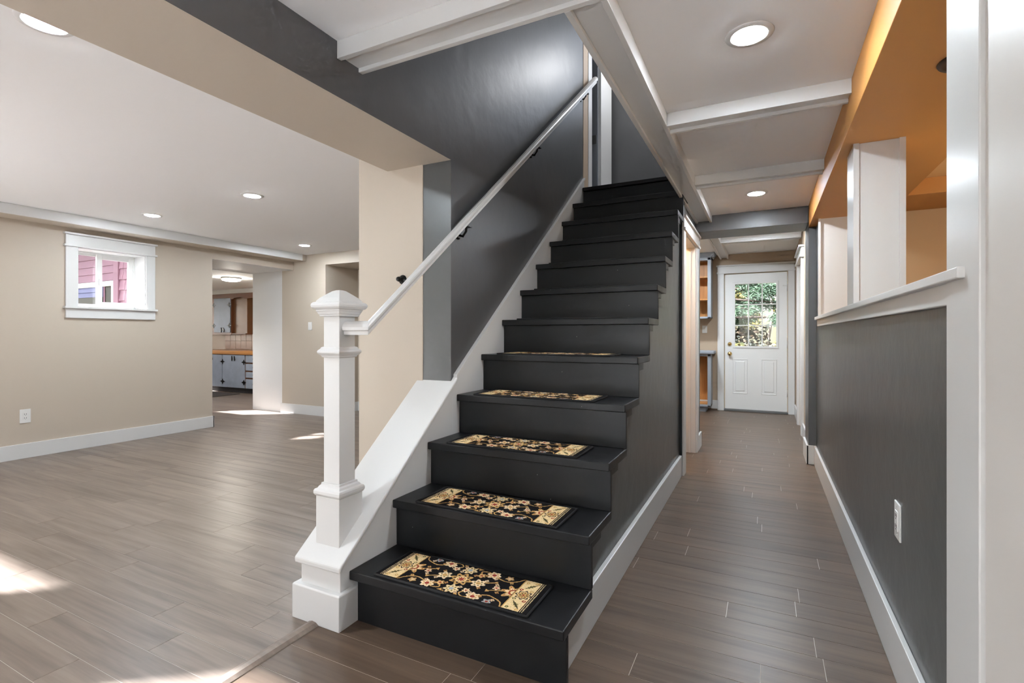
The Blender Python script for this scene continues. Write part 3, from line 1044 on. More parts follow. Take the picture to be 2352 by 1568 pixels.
# ------------------------------------------------------------------ right side: half wall, posts, soffit, ochre room
h = MB()
h.box(.412, .61, 1.55, 5.25, 0, 1.24, 'charcoal')
h.box(.412, .61, 4.90, 5.25, 1.24, 2.14, 'charcoal_dark')
h.box(.352, .412, 5.25, 5.66, 0, 2.20, 'charcoal_dark', nx='charcoal')
struct(h, 'wall_half', 'charcoal half wall along the right of the hallway')
struct(MB().box(.394, .412, 1.54, 5.25, 0, .17, 'trim_white').box(.336, .394, 5.233, 5.252, 0, .17, 'trim_white').box(.334, .352, 5.233, 5.66, 0, .17, 'trim_white'), 'baseboard_right', 'white baseboard under the charcoal half wall', .003)
m = MB().box(.396, .412, 1.56, 4.965, 1.236, 1.292, 'trim_white')
m.box(.378, .64, 1.43, 4.985, 1.290, 1.316, 'trim_white')
struct(m, 'trim_12', 'white sill cap and apron on top of the half wall', .003)
struct(MB().box(.392, .62, 1.35, 1.557, 0, 2.13, 'trim_white'), 'trim_13', 'broad white corner post at the near end of the half wall', .003)
h = MB()
h.box(.402, .60, -1.65, 1.35, 0, CZ, 'trim_warm').box(.392, .402, 0.9, 1.30, 0, CZ, 'trim_warm')
struct(h, 'wall_right', 'pale warm wall at the near right', .002)
t = empty('opening_post', (.5, 3.16, 1.316), 'white panelled post standing on the half wall sill', 'post')
MB().box(.402, .612, 3.055, 3.27, 1.316, 2.15, 'trim_white').build('body', t, .002)
MB().box(.400, .425, 3.043, 3.056, 1.316, 2.15, 'trim_white').build('edge_strip', t, .001)
MB().box(.588, .614, 3.043, 3.056, 1.316, 2.15, 'trim_white').build('edge_strip', t, .001)
t = empty('end_panel', (.5, 4.89, 1.316), 'cream panelled jamb at the far end of the half wall opening', 'panel')
MB().box(.402, .612, 4.885, 4.90, 1.316, 2.15, 'trim_warm').build('body', t, .002)
MB().box(.398, .416, 4.872, 4.90, 1.316, 2.15, 'trim_warm').build('edge_strip', t, .001)
h = MB()
h.box(.352, .885, -1.5, 5.25, 2.13, CZ, 'ochre').box(.885, 3.0, 4.343, 4.89, 2.13, 2.24, 'ochre')
h.box(.352, .412, 5.2, 5.26, 2.13, CZ, 'charcoal_dark')
struct(h, 'wall_ochre_soffit', 'ochre soffit over the half wall opening', .002)
h = MB()
h.box(.61, 3.1, 4.89, 5.05, 0, 2.14, 'tan').box(3.0, 3.1, .6, 4.9, 0, 2.24, 'tan').box(.6, 3.1, .5, .6, 0, 2.24, 'tan')
h.box(.885, 3.1, .5, 4.343, 2.24, 2.3, 'light_ochre')
struct(h, 'wall_side_room', 'tan walls of the side room beyond the half wall')


def outlet(name, label, loc, facing, kind, w_=.072, h_=.118):
    """wall plate facing +X, -X or -Y"""
    t = empty(name, loc, label, 'outlet' if kind == 'outlet' else 'switch')
    M = {'+X': Matrix.Rotation(PI / 2, 4, 'Z'), '-X': Matrix.Rotation(-PI / 2, 4, 'Z'), '-Y': Matrix.Identity(4)}[facing]

    def part(mb, nm, par, bev=0):
        mb.v = [tuple(M @ Vector(p) + Vector(loc)) for p in mb.v]
        return mb.build(nm, par, bev)
    part(MB().box(-w_ / 2, w_ / 2, -.006, 0, -h_ / 2, h_ / 2, 'plastic_white'), 'plate', t, .002)
    if kind == 'outlet':
        r = part(MB().box(-.017, .017, -.0085, -.005, -.034, .034, 'plastic_white'), 'receptacle', t, .001)
        sl = MB()
        for s in (-.018, .018):
            sl.box(-.008, -.005, -.0092, -.008, s - .005, s + .006, 'slot_dark').box(.005, .008, -.0092, -.008, s - .005, s + .006, 'slot_dark')
            sl.box(-.002, .002, -.0092, -.008, s - .012, s - .008, 'slot_dark')
        sl.v = [tuple(M @ Vector(p) + Vector(loc)) for p in sl.v]
        sl.build('slots', t)
    else:
        part(MB().box(-.017, .017, -.009, -.005, -.034, .034, 'plastic_white'), 'rocker', t, .0015)
    for s in (-.048, .048):
        part(MB().lathe((0, -.006, s), [(.003, 0), (.0025, -.001)], 'plastic_white', 10, 'Y'), 'screw', t)
    return t


outlet('wall_outlet', 'white outlet plate low on the beige window wall', (-6.25, 2.168, .397), '+X', 'outlet', .08, .13)
outlet('wall_outlet', 'white outlet plate low on the charcoal half wall', (.412, 2.14, .525), '-X', 'outlet', .078, .125)
outlet('light_switch', 'white light switch on the beige far wall behind the newel', (-5.906, 5.2, 1.29), '-Y', 'switch', .075, .118)
outlet('light_switch', 'white light switch below the open shelf cabinet by the door', (-.843, 8.4, 1.25), '-Y', 'switch', .072, .115)


def can_light(label, x, y, z, lens='lens', trim='plastic_white', r=.062, group='recessed ceiling lights'):
    t = empty('recessed_light', (x, y, z), label, 'ceiling light', group)
    MB().lathe((x, y, z), [(r + .026, 0), (r + .024, -.004), (r + .006, -.006), (r + .001, -.006), (r - .001, -.0015)], trim, 36).build('trim_ring', t)
    MB().lathe((x, y, z), [(r - .001, -.004), (r * .8, -.0085), (.001, -.010)], lens, 20).build('lens', t)
    return t


can_light('recessed ceiling light near the beige window, farthest left of the small ones', -5.33, 2.79, CZ)
can_light('recessed living room light nearest the middle of its ceiling', -3.83, 2.774, CZ)
can_light('recessed living room light nearest the far beige recess', -5.35, 4.62, CZ)
can_light('bright recessed light half hidden behind the beige soffit', -2.40, 0.889, CZ)
can_light('large recessed light on the hallway ceiling above the half wall', -.054, 2.154, CZ)
can_light('recessed hallway light nearest the charcoal header beam', -.063, 4.595, CZ)
t = empty('recessed_spot', (.648, 2.285, 2.13), 'black trimmed recessed spot in the ochre soffit', 'ceiling light')
MB().lathe((.648, 2.285, 2.13), [(.098, 0), (.096, -.004), (.075, -.007), (.07, -.004)], 'bronze', 36).build('trim_ring', t)
MB().lathe((.648, 2.285, 2.13), [(.07, -.004), (.045, -.0035), (.04, -.012), (.032, -.014)], 'black_metal', 36).build('baffle', t)
MB().lathe((.648, 2.285, 2.13), [(.032, -.0138), (.001, -.02)], 'lens_warm', 20).build('lens', t)
t = empty('fill_pendant', (1.75, 3.1, 1.6), 'unseen warm globe added to light the ochre side room', 'fill lamp')  # globe added off-frame to light the side room ceiling
MB().lathe((1.75, 3.1, 1.7), [(.001, -.13), (.06, -.115), (.11, -.065), (.13, 0), (.11, .065), (.06, .115), (.03, .125)], 'lens_fill_side', 16).build('globe', t)
MB().tube([(1.75, 3.1, 1.82), (1.75, 3.1, 2.24)], .008, 'black_metal', 8).build('cord', t)
can_light('added recessed light in the vestibule ceiling near the header', -.05, 6.2, 2.40, r=.085)  # fixture added out of view to brighten the vestibule
can_light('added recessed light in the vestibule ceiling near the open shelves', -1.0, 7.2, 2.40, r=.085)  # second added fixture, also hidden, for more light on the entry door

# ------------------------------------------------------------------ vestibule and entry door
v = MB()
v.box(-2.3, -.56, 8.4, 8.6, 0, 2.45, 'vestibule_tan').box(.30, .75, 8.4, 8.6, 0, 2.45, 'vestibule_tan').box(-.56, .30, 8.4, 8.6, 2.10, 2.45, 'vestibule_tan')
struct(v, 'wall_entry', 'tan wall around the white entry door')
v = MB()
v.box(.40, .75, 5.66, 6.75, 0, 2.45, 'vestibule_tan').box(.40, .75, 7.45, 8.6, 0, 2.45, 'vestibule_tan').box(.40, .75, 6.75, 7.45, 2.06, 2.45, 'vestibule_tan').box(.70, .75, 6.75, 7.45, 0, 2.06, 'light_ochre')
v.box(-2.3, -2.2, 5.6, 5.9, 0, 2.45, 'vestibule_tan').box(-2.3, -2.2, 7.9, 8.6, 0, 2.45, 'vestibule_tan').box(-2.3, -2.2, 5.9, 7.9, 0, 1.2, 'vestibule_tan').box(-2.3, -2.2, 5.9, 7.9, 2.2, 2.45, 'vestibule_tan').box(-2.3, -.7, 5.6, 5.66, 0, 2.45, 'vestibule_tan')
struct(v, 'wall_vestibule', 'tan side walls of the vestibule')
t = empty('door_2', (.40, 7.1, 0), 'white cased doorway on the right of the vestibule', None, None, 'structure')
MB().box(.372, .402, 7.45, 7.56, 0, 2.06, 'trim_white').build('casing', t, .002)
MB().box(.372, .402, 6.64, 6.75, 0, 2.06, 'trim_white').build('casing', t, .002)
MB().box(.402, .70, 7.435, 7.452, 0, 2.06, 'trim_white').build('jamb', t)
MB().box(.370, .402, 6.62, 7.58, 2.085, 2.175, 'trim_white').build('head_casing', t, .002)
MB().box(.345, .402, 6.60, 7.60, 2.175, 2.195, 'trim_white').build('head_cap', t, .002)
MB().box(.355, .402, 6.61, 7.59, 2.06, 2.085, 'trim_white').build('head_fillet', t, .002)
struct(MB().box(-2.2, -.655, 8.382, 8.4, .02, .15, 'trim_white').box(.382, .40, 7.56, 8.4, 0, .15, 'trim_white').box(.382, .40, 5.66, 6.64, 0, .15, 'trim_white'), 'baseboard_entry', 'white baseboard in the vestibule', .002)

t = empty('door_1', (-.128, 8.42, 0), 'white entry door with nine glass panes and two raised panels', None, None, 'structure')
DX0, DX1, DZ0, DZ1 = -.548, .291, .03, 2.093
GX0, GX1, GZ0, GZ1 = -.425, .168, .975, 1.955
d = MB()
d.box(DX0, GX0, 8.415, 8.46, DZ0, DZ1, 'plastic_white').box(GX1, DX1, 8.415, 8.46, DZ0, DZ1, 'plastic_white')
d.box(GX0, GX1, 8.415, 8.46, DZ0, GZ0, 'plastic_white').box(GX0, GX1, 8.415, 8.46, GZ1, DZ1, 'plastic_white')
d.build('door_slab', t)
fr = MB()
for a, b, c0, c1 in ((GX0 - .012, GX0 + .018, GZ0 - .012, GZ1 + .012), (GX1 - .018, GX1 + .012, GZ0 - .012, GZ1 + .012)):
    fr.box(a, b, 8.404, 8.44, c0, c1, 'plastic_white')
for c0, c1 in ((GZ0 - .012, GZ0 + .018), (GZ1 - .018, GZ1 + .012)):
    fr.box(GX0 + .018, GX1 - .018, 8.404, 8.44, c0, c1, 'plastic_white')
fr.build('window_frame', t, .003)
gx = [GX0 + .018 + k * (GX1 - GX0 - .036) / 3 for k in range(4)]
gz = [GZ0 + .018 + k * (GZ1 - GZ0 - .036) / 3 for k in range(4)]
for k in (1, 2):
    MB().box(gx[k] - .008, gx[k] + .008, 8.41, 8.445, gz[0], gz[3], 'plastic_white').build('muntin', t, .003)
    MB().box(gx[0], gx[3], 8.411, 8.444, gz[k] - .008, gz[k] + .008, 'plastic_white').build('muntin', t, .003)
for i in range(3):
    for j in range(3):
        MB().box(gx[i] + .004, gx[i + 1] - .004, 8.43, 8.434, gz[j] + .004, gz[j + 1] - .004, 'glass').build('pane', t)
for xc in (-.338, .056):
    p = MB()
    x0, x1, z0, z1 = xc - .105, xc + .105, .265, .80
    rings = [(0, 8.4149), (.008, 8.410), (.016, 8.4149), (.030, 8.4205), (.048, 8.4085)]
    vs = []
    for o_, yy in rings:
        vs += [(x0 + o_, yy, z0 + o_), (x1 - o_, yy, z0 + o_), (x1 - o_, yy, z1 - o_), (x0 + o_, yy, z1 - o_)]
    fs = [(4 * k + i, 4 * k + (i + 1) % 4, 4 * k + 4 + (i + 1) % 4, 4 * k + 4 + i) for k in range(4) for i in range(4)] + [(16, 17, 18, 19)]
    p.add(vs, fs, 'plastic_white').build('door_panel', t)
for nm, z, r in (('deadbolt', 1.022, .030), ('door_knob', .874, .032)):
    k = MB().lathe((-.482, 8.415, z), [(r, 0), (r, -.004), (r * .8, -.010), (r * .45, -.012), (r * .4, -.03), (r * .8, -.04), (r * .85, -.05), (r * .5, -.062), (.001, -.064)] if nm == 'door_knob' else [(r, 0), (r, -.006), (r * .75, -.012), (r * .7, -.02), (.001, -.022)], 'brass', 24, 'Y')
    k.build(nm, t)
for z in (.30, 1.02, 1.86):
    MB().lathe((.297, 8.412, z - .05), [(.007, 0), (.007, .1)], 'steel', 10).build('hinge', t)
MB().box(.235, .297, 8.398, 8.405, 1.885, 1.897, 'steel').build('door_stop', t)
for x in ((-.655, -.562), (.305, .39)):
    MB().box(x[0], x[1], 8.378, 8.4, 0, 2.105, 'trim_white').build('casing', t, .002)
MB().box(-.655, .39, 8.376, 8.4, 2.128, 2.215, 'trim_white').build('head_casing', t, .002)
MB().box(-.672, .40, 8.362, 8.4, 2.215, 2.236, 'trim_white').build('head_cap', t, .002)
MB().box(-.668, .398, 8.368, 8.4, 2.105, 2.128, 'trim_white').build('head_fillet', t, .002)
MB().box(-.562, .305, 8.36, 8.5, 0.0, .026, 'plastic_dark').build('threshold', t, .004)

t = empty('window_added_vestibule', (-2.25, 6.9, .5), 'unseen wide window added to light the vestibule from the left', None, None, 'structure')  # window added out of view to bring daylight into the vestibule
MB().box(-2.29, -2.24, 5.9, 5.95, 1.2, 2.2, 'trim_white').box(-2.29, -2.24, 7.85, 7.9, 1.2, 2.2, 'trim_white').box(-2.29, -2.24, 6.88, 6.93, 1.2, 2.2, 'trim_white').build('window_frame', t)
MB().box(-2.265, -2.261, 5.9, 7.9, 1.2, 2.2, 'glass').build('pane', t)

# open shelf cabinets left of the entry door
t = empty('shelf_cabinet', (-1.1, 8.2, 1.42), 'grey wall cabinet with open oak shelves left of the entry door', 'cabinet')
SXL, SXR, SY0, SY1 = -1.55, -.727, 8.10, 8.398
m = MB().box(SXR - .02, SXR, SY0, SY1, 1.42, 2.33, 'cabinet_grey').box(SXL, SXL + .02, SY0, SY1, 1.42, 2.33, 'cabinet_grey').box(SXL, SXR, SY0, SY1, 1.42, 1.44, 'cabinet_grey').box(SXL, SXR, SY0, SY1, 2.31, 2.33, 'cabinet_grey')
m.build('body', t, .002)
MB().box(SXL + .02, SXR - .02, SY1 - .015, SY1 - .002, 1.44, 2.31, 'oak').box(SXR - .028, SXR - .02, SY0 + .02, SY1, 1.44, 2.31, 'oak').build('back_panel', t)
MB().box(SXR - .045, SXR + .004, SY0 - .018, SY0, 1.41, 2.34, 'cabinet_grey').box(SXL, SXR, SY0 - .018, SY0, 2.29, 2.34, 'cabinet_grey').box(SXL, SXR, SY0 - .018, SY0, 1.41, 1.432, 'cabinet_grey').build('face_frame', t, .002)
for z in (1.69, 2.03):
    MB().box(SXL + .02, SXR - .03, SY0 + .015, SY1 - .015, z, z + .02, 'oak').build('shelf', t, .002)
MB().prism([(SXR, 2.33), (SXR + .012, 2.33), (SXR + .05, 2.385), (SXR + .05, 2.399), (SXR, 2.399)], 'Y', SY0 - .05, SY1, 'cabinet_grey').prism([(SY0, 2.33), (SY0 - .018, 2.33), (SY0 - .06, 2.385), (SY0 - .06, 2.399), (SY0, 2.399)], 'X', SXL, SXR + .05, 'cabinet_grey').build('crown', t)
t = empty('base_cabinet', (-1.1, 8.2, 0), 'grey base cabinet with open oak interior left of the entry door', 'cabinet')
m = MB().box(SXR - .02, SXR, SY0, SY1, .09, .87, 'cabinet_grey').box(SXL, SXL + .02, SY0, SY1, .09, .87, 'cabinet_grey').box(SXL, SXR, SY0, SY1, .09, .11, 'cabinet_grey')
m.build('body', t, .002)
MB().box(SXL + .02, SXR - .02, SY1 - .015, SY1 - .002, .11, .86, 'oak').box(SXR - .028, SXR - .02, SY0 + .02, SY1, .11, .86, 'oak').build('back_panel', t)
MB().box(SXR - .045, SXR + .004, SY0 - .018, SY0, .08, .875, 'cabinet_grey').box(SXL, SXR, SY0 - .018, SY0, .84, .875, 'cabinet_grey').box(SXL, SXR, SY0 - .018, SY0, .08, .10, 'cabinet_grey').build('face_frame', t, .002)
MB().box(SXL + .02, SXR - .03, SY0 + .01, SY1 - .015, .11, .125, 'oak').build('shelf', t)
MB().box(SXL, SXR + .05, SY0 - .06, SY1, .875, .925, 'cabinet_grey').build('countertop', t, .014, 3)
MB().box(SXL, SXR - .07, SY0 + .02, SY1, 0, .09, 'cabinet_grey').build('toe_kick', t, .002)

# ------------------------------------------------------------------ kitchen beyond the doorway
k = MB()
k.box(-12.2, -8.95, 7.1, 7.3, 0, 2.12, 'beige').box(-8.45, -6.5, 7.1, 7.3, 0, 2.12, 'beige').box(-8.95, -8.45, 7.1, 7.3, 0, 1.15, 'beige').box(-8.95, -8.45, 7.1, 7.3, 1.95, 2.12, 'beige')
k.box(-12.2, -12, 4.0, 5.0, 0, 2.12, 'beige').box(-12.2, -12, 6.2, 7.2, 0, 2.12, 'beige').box(-12.2, -12, 5.0, 6.2, 0, 1.0, 'beige').box(-12.2, -12, 5.0, 6.2, 2.0, 2.12, 'beige')
k.box(-7.17, -6.5, 5.4, 7.2, 0, 2.12, 'beige')
struct(k, 'wall_kitchen', 'kitchen walls seen through the doorway')
t = empty('window_6', (-8.7, 7.1, 1.15), 'kitchen window with a blue frame past the tiles', None, None, 'structure')
MB().box(-9.06, -8.95, 7.06, 7.1, 1.10, 2.0, 'blue_frame').box(-8.95, -8.45, 7.06, 7.1, 1.10, 1.15, 'blue_frame').build('casing', t, .002)
MB().box(-8.95, -8.45, 7.16, 7.165, 1.15, 1.95, 'glass').build('pane', t)
KY = 6.5


def hinge_pair(par, x, zs, y):
    for z in zs:
        hb = MB().box(x - .012, x + .012, y - .006, y, z - .05, z + .05, 'black_metal').prism([(x - .075, z), (x, z - .028), (x + .075, z), (x, z + .028)], 'Y', y - .006, y, 'black_metal')
        hb.build('hinge', par)


def pull(par, x, z, y):
    MB().prism([(x - .04, z + .05), (x - .028, z + .05), (x - .012, z - .02), (x - .03, z - .055), (x - .045, z - .03)], 'Y', y - .012, y, 'black_metal').build('handle', par)


for (x0, x1, lb, kd) in ((-10.62, -9.885, 'blue painted kitchen base cabinet left of the doorway view', 'door'), (-9.885, -9.18, 'blue painted kitchen base cabinet with a wide single door', 'door'), (-9.18, -8.55, 'blue painted kitchen drawer unit beside the white wall', 'drawer')):
    t = empty('kitchen_base_cabinet', ((x0 + x1) / 2, KY + .3, 0), lb, 'cabinet', 'kitchen base cabinets')
    MB().box(x0, x1, KY, 7.09, .1, .77, 'brown_wood').build('body', t)
    MB().box(x0, x1, KY + .06, 7.09, 0, .1, 'roof_dark').build('toe_kick', t)
    if kd == 'door':
        dr = MB().box(x0 + .012, x1 - .006, KY - .02, KY, .105, .76, 'cabinet_blue').build('door', t, .004)
        hinge_pair(dr, x0 + .02, (.22, .62), KY - .02)
        if x0 > -10:
            hinge_pair(dr, x1 - .02, (.22, .62), KY - .02)
        pull(dr, (x0 + x1) / 2, .69, KY - .02)
        MB().prism([((x0 + x1) / 2 + .03, .74), ((x0 + x1) / 2 + .045, .74), ((x0 + x1) / 2 + .07, .66), ((x0 + x1) / 2 + .05, .64)], 'Y', KY - .032, KY - .02, 'black_metal').build('handle', dr)
    else:
        for j, (z0, z1) in enumerate(((.62, .76), (.46, .59), (.32, .43), (.105, .29))):
            dr = MB().box(x0 + .03, x1 - .01, KY - .02, KY, z0, z1, 'cabinet_blue').build('drawer', t, .004)
            MB().lathe((x0 + .28, KY - .02, (z0 + z1) / 2), [(.012, 0), (.02, -.02), (.001, -.03)], 'black_metal', 12, 'Y').build('knob', dr)
tag(MB().box(-10.7, -8.5, KY - .04, 7.09, .77, .845, 'counter_wood').build('kitchen_countertop', None, .006), 'honey wood edged countertop on the blue kitchen cabinets', 'countertop')
bs = MB().box(-10.7, -9.07, 7.085, 7.1, .85, 1.9, 'grout')
o = struct(bs, 'wall_backsplash', 'tan tiled backsplash above the kitchen counter')
for i in range(9):
    for j in range(4):
        x = -10.68 + i * .178
        MB().box(x, x + .172, 7.075, 7.086, .858 + j * .178, 1.03 + j * .178, 'tile').build('tile', o, .002)
UY = 6.8
t = empty('kitchen_wall_cabinet', (-10.4, 6.95, 1.2), 'weathered blue kitchen wall cabinet with black hinges', 'cabinet')
MB().box(-10.9, -10.06, UY, 7.08, 1.19, 1.95, 'brown_wood').build('body', t)
dr = MB().box(-10.62, -10.075, UY - .02, UY, 1.215, 1.94, 'cabinet_blue').build('door', t, .004)
hinge_pair(dr, -10.10, (1.36, 1.80), UY - .02)
hinge_pair(dr, -10.62, (1.36, 1.80), UY - .02)
pull(dr, -10.34, 1.27, UY - .02)
MB().prism([(-10.32, 1.30), (-10.30, 1.32), (-10.26, 1.28), (-10.28, 1.22)], 'Y', UY - .032, UY - .02, 'black_metal').build('handle', dr)
MB().box(-10.9, -10.06, UY - .01, 7.08, 1.17, 1.19, 'brown_wood').build('bottom_board', t)
t = empty('range_hood_panel', (-9.83, 6.95, 1.2), 'brown copper toned panel beside the blue wall cabinet', 'panel')
MB().box(-10.06, -9.62, UY + .05, 7.08, 1.19, 1.95, 'brown_panel').build('body', t)
MB().box(-10.06, -9.60, UY, 7.08, 1.175, 1.195, 'brown_wood').build('bottom_board', t)
va = [(-10.9, 2.03), (-8.4, 2.03), (-8.4, 1.93), (-9.2, 1.93)]
for kx in range(13):
    s = kx / 12
    va.append((-9.5 - .56 * s, 1.93 - .012 + .03 * math.sin(s * PI) * (1 if .2 < s < .8 else -.2)))
va += [(-10.06, 1.95), (-10.9, 1.95)]
tag(MB().prism(va, 'Y', UY - .03, UY, 'brown_wood').build('scalloped_valance'), 'brown scalloped wooden valance over the kitchen window', 'valance')
struct(MB().box(-10.95, -8.3, UY - .05, 7.1, 2.03, 2.115, 'trim_white'), 'trim_14', 'white crown strip above the kitchen cabinets')
t = empty('kitchen_ceiling_light', (-8.1, 5.3, 2.1), 'round flush ceiling light glowing in the kitchen', 'ceiling light')
KLX, KLY, KLZ = -7.93, 5.36, 2.115
t.location = (KLX, KLY, KLZ)
MB().lathe((KLX, KLY, KLZ), [(.155, 0), (.155, -.018), (.148, -.024), (.135, -.024)], 'steel', 36).build('trim_ring', t)
MB().lathe((KLX, KLY, KLZ), [(.14, -.022), (.135, -.045), (.09, -.058), (.001, -.062)], 'lens_kitchen', 36).build('diffuser', t)
tag(MB().box(-10.7, -9.2, 5.75, 6.40, .001, .009, 'dark_rug').build('kitchen_mat', None, .003), 'dark mat on the floor before the blue kitchen cabinets', 'rug')

# ------------------------------------------------------------------ outside: kitchen wing seen through the small window
wg = empty('house_wing', (-9.5, 4.1, 0), 'mauve sided wing of the house outside the small window', 'building')
WY = 4.2
b = MB()
for yy0, yy1, mm in ((WY - .02, WY, 'mauve_siding'), (WY, WY + .06, 'ceiling_white')):
    b.box(-12.2, -9.30, yy0, yy1, -.5, 2.9, mm).box(-9.30, -8.94, yy0, yy1, -.5, 1.0, mm).box(-9.30, -8.94, yy0, yy1, 1.93, 2.9, mm).box(-8.94, -8.4, yy0, yy1, -.5, 2.9, mm)
    b.box(-8.4, -7.5, yy0, yy1, -.5, .7, mm).box(-8.4, -7.5, yy0, yy1, 1.35, 2.9, mm).box(-7.5, -7.17, yy0, yy1, -.5, 2.9, mm)
b.build('wall', wg)


def lap(x0, x1, z0, z1, mname):
    MB().prism([(WY - .02, z0), (WY - .042, z0), (WY - .024, z1), (WY - .02, z1)], 'X', x0, x1, mname).build('siding_board', wg)


for j in range(7):
    lap(-12.2, -8.965, 1.99 + j * .118 + .02, 1.99 + (j + 1) * .118 + .02, 'mauve_siding')
MB().box(-12.2, -8.965, WY - .06, WY - .02, 1.925, 2.0, 'exterior_white').build('white_band', wg)
MB().box(-9.035, -8.965, WY - .055, WY - .02, .9, 1.93, 'exterior_white').build('window_casing', wg)
for j in range(2):
    lap(-12.2, -9.34, 1.765 + j * .08, 1.845 + j * .08, 'blue_siding')
MB().box(-12.2, -9.34, WY - .03, WY - .021, 1.0, 1.765, 'dark_window').build('dark_glass', wg)
MB().box(-9.30, -9.035, WY - .012, WY - .006, 1.0, 1.93, 'dark_window').build('dark_glass', wg)
MB().box(-8.4, -7.5, WY + .01, WY + .014, .7, 1.35, 'glass').build('pane', wg)  # hidden window, added to send sun onto the passage floor
MB().box(-8.965, -8.83, WY - .06, WY - .02, -.5, 2.9, 'mauve_siding').build('corner_board', wg)
rs = random.Random(4)
for j in range(10):
    x = -8.83 - (j % 2) * .0
    z = .85 + j * .166
    while x < -8.45:
        wd = rs.uniform(.09, .17)
        MB().prism([(WY - .02, z), (WY - .05, z + rs.uniform(-.006, .006)), (WY - .028, z + .17), (WY - .02, z + .17)], 'X', x + .003, x + wd - .004, 'mauve_shingle').build('shingle', wg)
        x += wd
MB().box(-12.3, -6.66, 3.2, 7.4, 2.9, 3.0, 'roof_dark').build('roof', wg)  # overhang lengthened out of view to shade the siding
g = MB().box(-60, 60, -60, 90, -.5, -.45, 'lawn')
struct(MB().box(-11.5, 4.5, -7, -.62, -.45, -.06, 'reflector'), 'ground_reflector', 'added pale patio behind the house')  # pale slab added outside to bounce sunlight up to the ceilings
struct(g, 'ground', 'grassy ground outside the house')

struct(MB().box(-3.55, -2.31, 5.4, 8.7, 2.46, 2.56, 'roof_dark').box(-3.55, -3.45, 5.4, 5.5, -.45, 2.46, 'exterior_white').box(-3.55, -3.45, 8.6, 8.7, -.45, 2.46, 'exterior_white'), 'roof_sun_blocker', 'unseen roof added to keep sun out of the vestibule window')  # added sun blocker, keeps direct sun off the vestibule floor

struct(MB().box(-2.2, 2.0, -3.7, -1.66, 2.25, 2.35, 'exterior_white').box(-2.2, -2.1, -3.7, -3.6, -.06, 2.25, 'exterior_white').box(1.9, 2.0, -3.7, -3.6, -.06, 2.25, 'exterior_white'), 'roof_sky_blocker', 'unseen roof added to cut sky light through the sliding glass door')  # added to hide the sky so less light reaches the newel front
struct(MB().box(-7.0, -6.53, -.6, 3.88, 2.42, 2.5, 'exterior_white'), 'roof_window_shade', 'eave added to dim the light at the small high window')  # overhang added to lower the light on the window reveal

# ------------------------------------------------------------------ outside: trees beyond the entry door


def leaf_cloud(mb, centers, n, size, droop, mname, rng, aspect=.35, flat=.4):
    for _ in range(n):
        cx, cy, cz, rx, rz = rng.choice(centers)
        while True:
            a, b_, c_ = rng.uniform(-1, 1), rng.uniform(-1, 1), rng.uniform(-1, 1)
            if a * a + b_ * b_ + c_ * c_ < 1:
                break
        p = Vector((cx + a * rx, cy + b_ * rx * .7, cz + c_ * rz))
        d = Vector((rng.uniform(-1, 1), rng.uniform(-.6, .6), rng.uniform(-1, .3) * droop)).normalized()
        s = d.cross(Vector((rng.uniform(-1, 1), -1, rng.uniform(-flat, flat)))).normalized()
        L_ = size * rng.uniform(.6, 1.3)
        W_ = L_ * aspect
        mb.add([p, p + d * L_ * .5 + s * W_ * .5, p + d * L_, p + d * L_ * .5 - s * W_ * .5], [(0, 1, 2, 3)], mname)


def tree(name, label, x, y, hgt, r0, boughs, nleaf, size, leafm, barkm, seed, aspect=.35, droop=.7, group='trees beyond the entry door'):
    rng = random.Random(seed)
    t = empty(name, (x, y, -.45), label, 'tree', group)
    top = Vector((x + rng.uniform(-.3, .3), y, hgt))
    pts = [Vector((x, y, -.5)).lerp(top, s) + Vector((rng.uniform(-.08, .08), 0, 0)) for s in (0, .25, .5, .75, 1)]
    MB().tube(pts, [r0, r0 * .85, r0 * .7, r0 * .5, r0 * .2], barkm, 10).build('trunk', t)
    cs = []
    br = MB()
    for (bx, bz, rx, rz) in boughs:
        cs.append((x + bx, y + rng.uniform(-.5, .3), bz, rx, rz))
        br.tube([(x, y, bz - .1 + rng.uniform(-.1, .25)), (x + bx * .5, y - .1, bz + rng.uniform(-.05, .15)), (x + bx * 1.3, y - .2, bz)], [r0 * .3, r0 * .2, r0 * .06], barkm, 7)
    br.build('branches', t)
    lf = MB()
    leaf_cloud(lf, cs, nleaf, size, droop, leafm, rng, aspect)
    o = lf.build('foliage', t)
    o['kind'] = 'stuff'
    return t


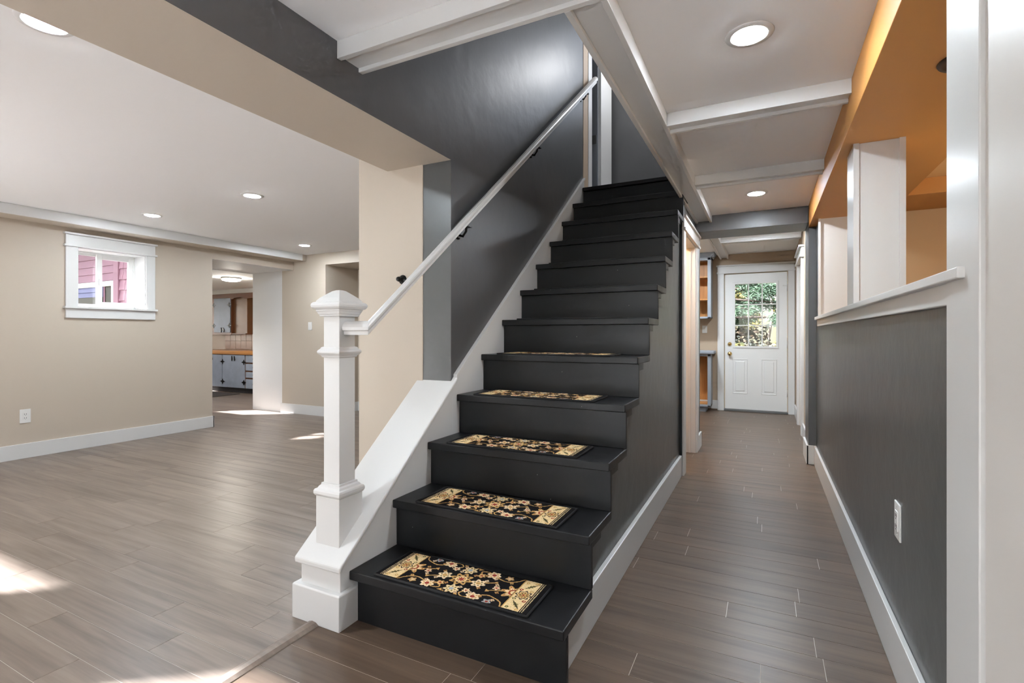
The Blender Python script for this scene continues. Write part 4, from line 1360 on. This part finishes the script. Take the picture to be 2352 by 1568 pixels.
rg = random.Random(11)
hx = MB()
N_ = 24
hv = [(-40 + 80 * i / N_, 26 + 26 * j / 12, -.5 + (4.6 + .8 * math.sin(i * .9)) * (1 - (1 - j / 12) ** 2)) for j in range(13) for i in range(N_ + 1)]
hf = [(j * (N_ + 1) + i, j * (N_ + 1) + i + 1, (j + 1) * (N_ + 1) + i + 1, (j + 1) * (N_ + 1) + i) for j in range(12) for i in range(N_)]
struct(hx.add(hv, hf, 'lawn', True), 'ground_hill', 'wooded slope rising behind the trees')
tree('pine_tree', 'soft green pine with drooping boughs outside the entry door', -1.6, 13.0, 7.0, .17,
     [(rg.uniform(-.2, 2.3), z, rg.uniform(.35, .6), .14) for z in (1.55, 1.75, 1.9, 2.15, 2.3, 2.6, 2.75) for _ in (0, 1)], 12000, .13, 'pine_needles', 'bark', 21, .12)
tree('pine_tree', 'paler pine behind the right panes of the entry door', 1.9, 14.5, 7.0, .15,
     [(rg.uniform(-1.8, .3), z, rg.uniform(.35, .6), .15) for z in (1.5, 1.8, 2.1, 2.3, 2.5) for _ in (0, 1)], 10000, .13, 'pine_needles', 'bark', 22, .12)
tree('maple_tree', 'yellowing maple with dark limbs high behind the pines', .55, 17.5, 6.5, .16,
     [(rg.uniform(-1.6, 1.4), z, .6, .35) for z in (2.2, 2.7, 3.1, 3.5) for _ in (0, 1, 2)], 4500, .12, 'autumn_leaves', 'bark', 23, .6)
tree('birch_tree', 'slender pale birch trunk behind the low shrubs', .05, 15.5, 4.0, .045,
     [(-.4, 1.6, .3, .3), (.4, 1.9, .3, .3)], 500, .08, 'autumn_leaves', 'birch', 24, .6)
for i, (x, y, lb) in enumerate(((-1.2, 11.6, 'low yellow-green shrub outside the left door panes'), (.0, 12.2, 'low brown-green shrub outside the middle door panes'), (1.1, 11.8, 'low golden shrub outside the right door panes'))):
    tree('shrub', lb, x, y, .9, .03, [(rg.uniform(-.6, .6), rg.uniform(.0, .95), .45, .35) for _ in range(7)], 2600, .085, 'shrub_leaves' if i == 1 else 'autumn_leaves', 'bark', 30 + i, .55, .5, 'shrubs beyond the entry door')
bgt = [(-3.6, 22), (-1.6, 23.5), (.6, 22), (2.6, 23.5), (4.6, 22), (-5.8, 23.5)]
for i, (x, y) in enumerate(bgt):
    tree('woodland_tree', ['dark green woodland tree farthest left behind the pines', 'dense woodland tree left of centre behind the pines', 'woodland tree straight behind the entry door', 'woodland tree right of the door view', 'far right woodland tree', 'outermost left woodland tree'][i], x, y, 7, .2, [(rg.uniform(-1.1, 1.1), rg.uniform(0, 5.5), .9, .8) for _ in range(16)], 4500, .22, 'shrub_leaves' if i % 2 else 'pine_needles', 'bark', 40 + i, .5, .6, 'woodland behind the pines')
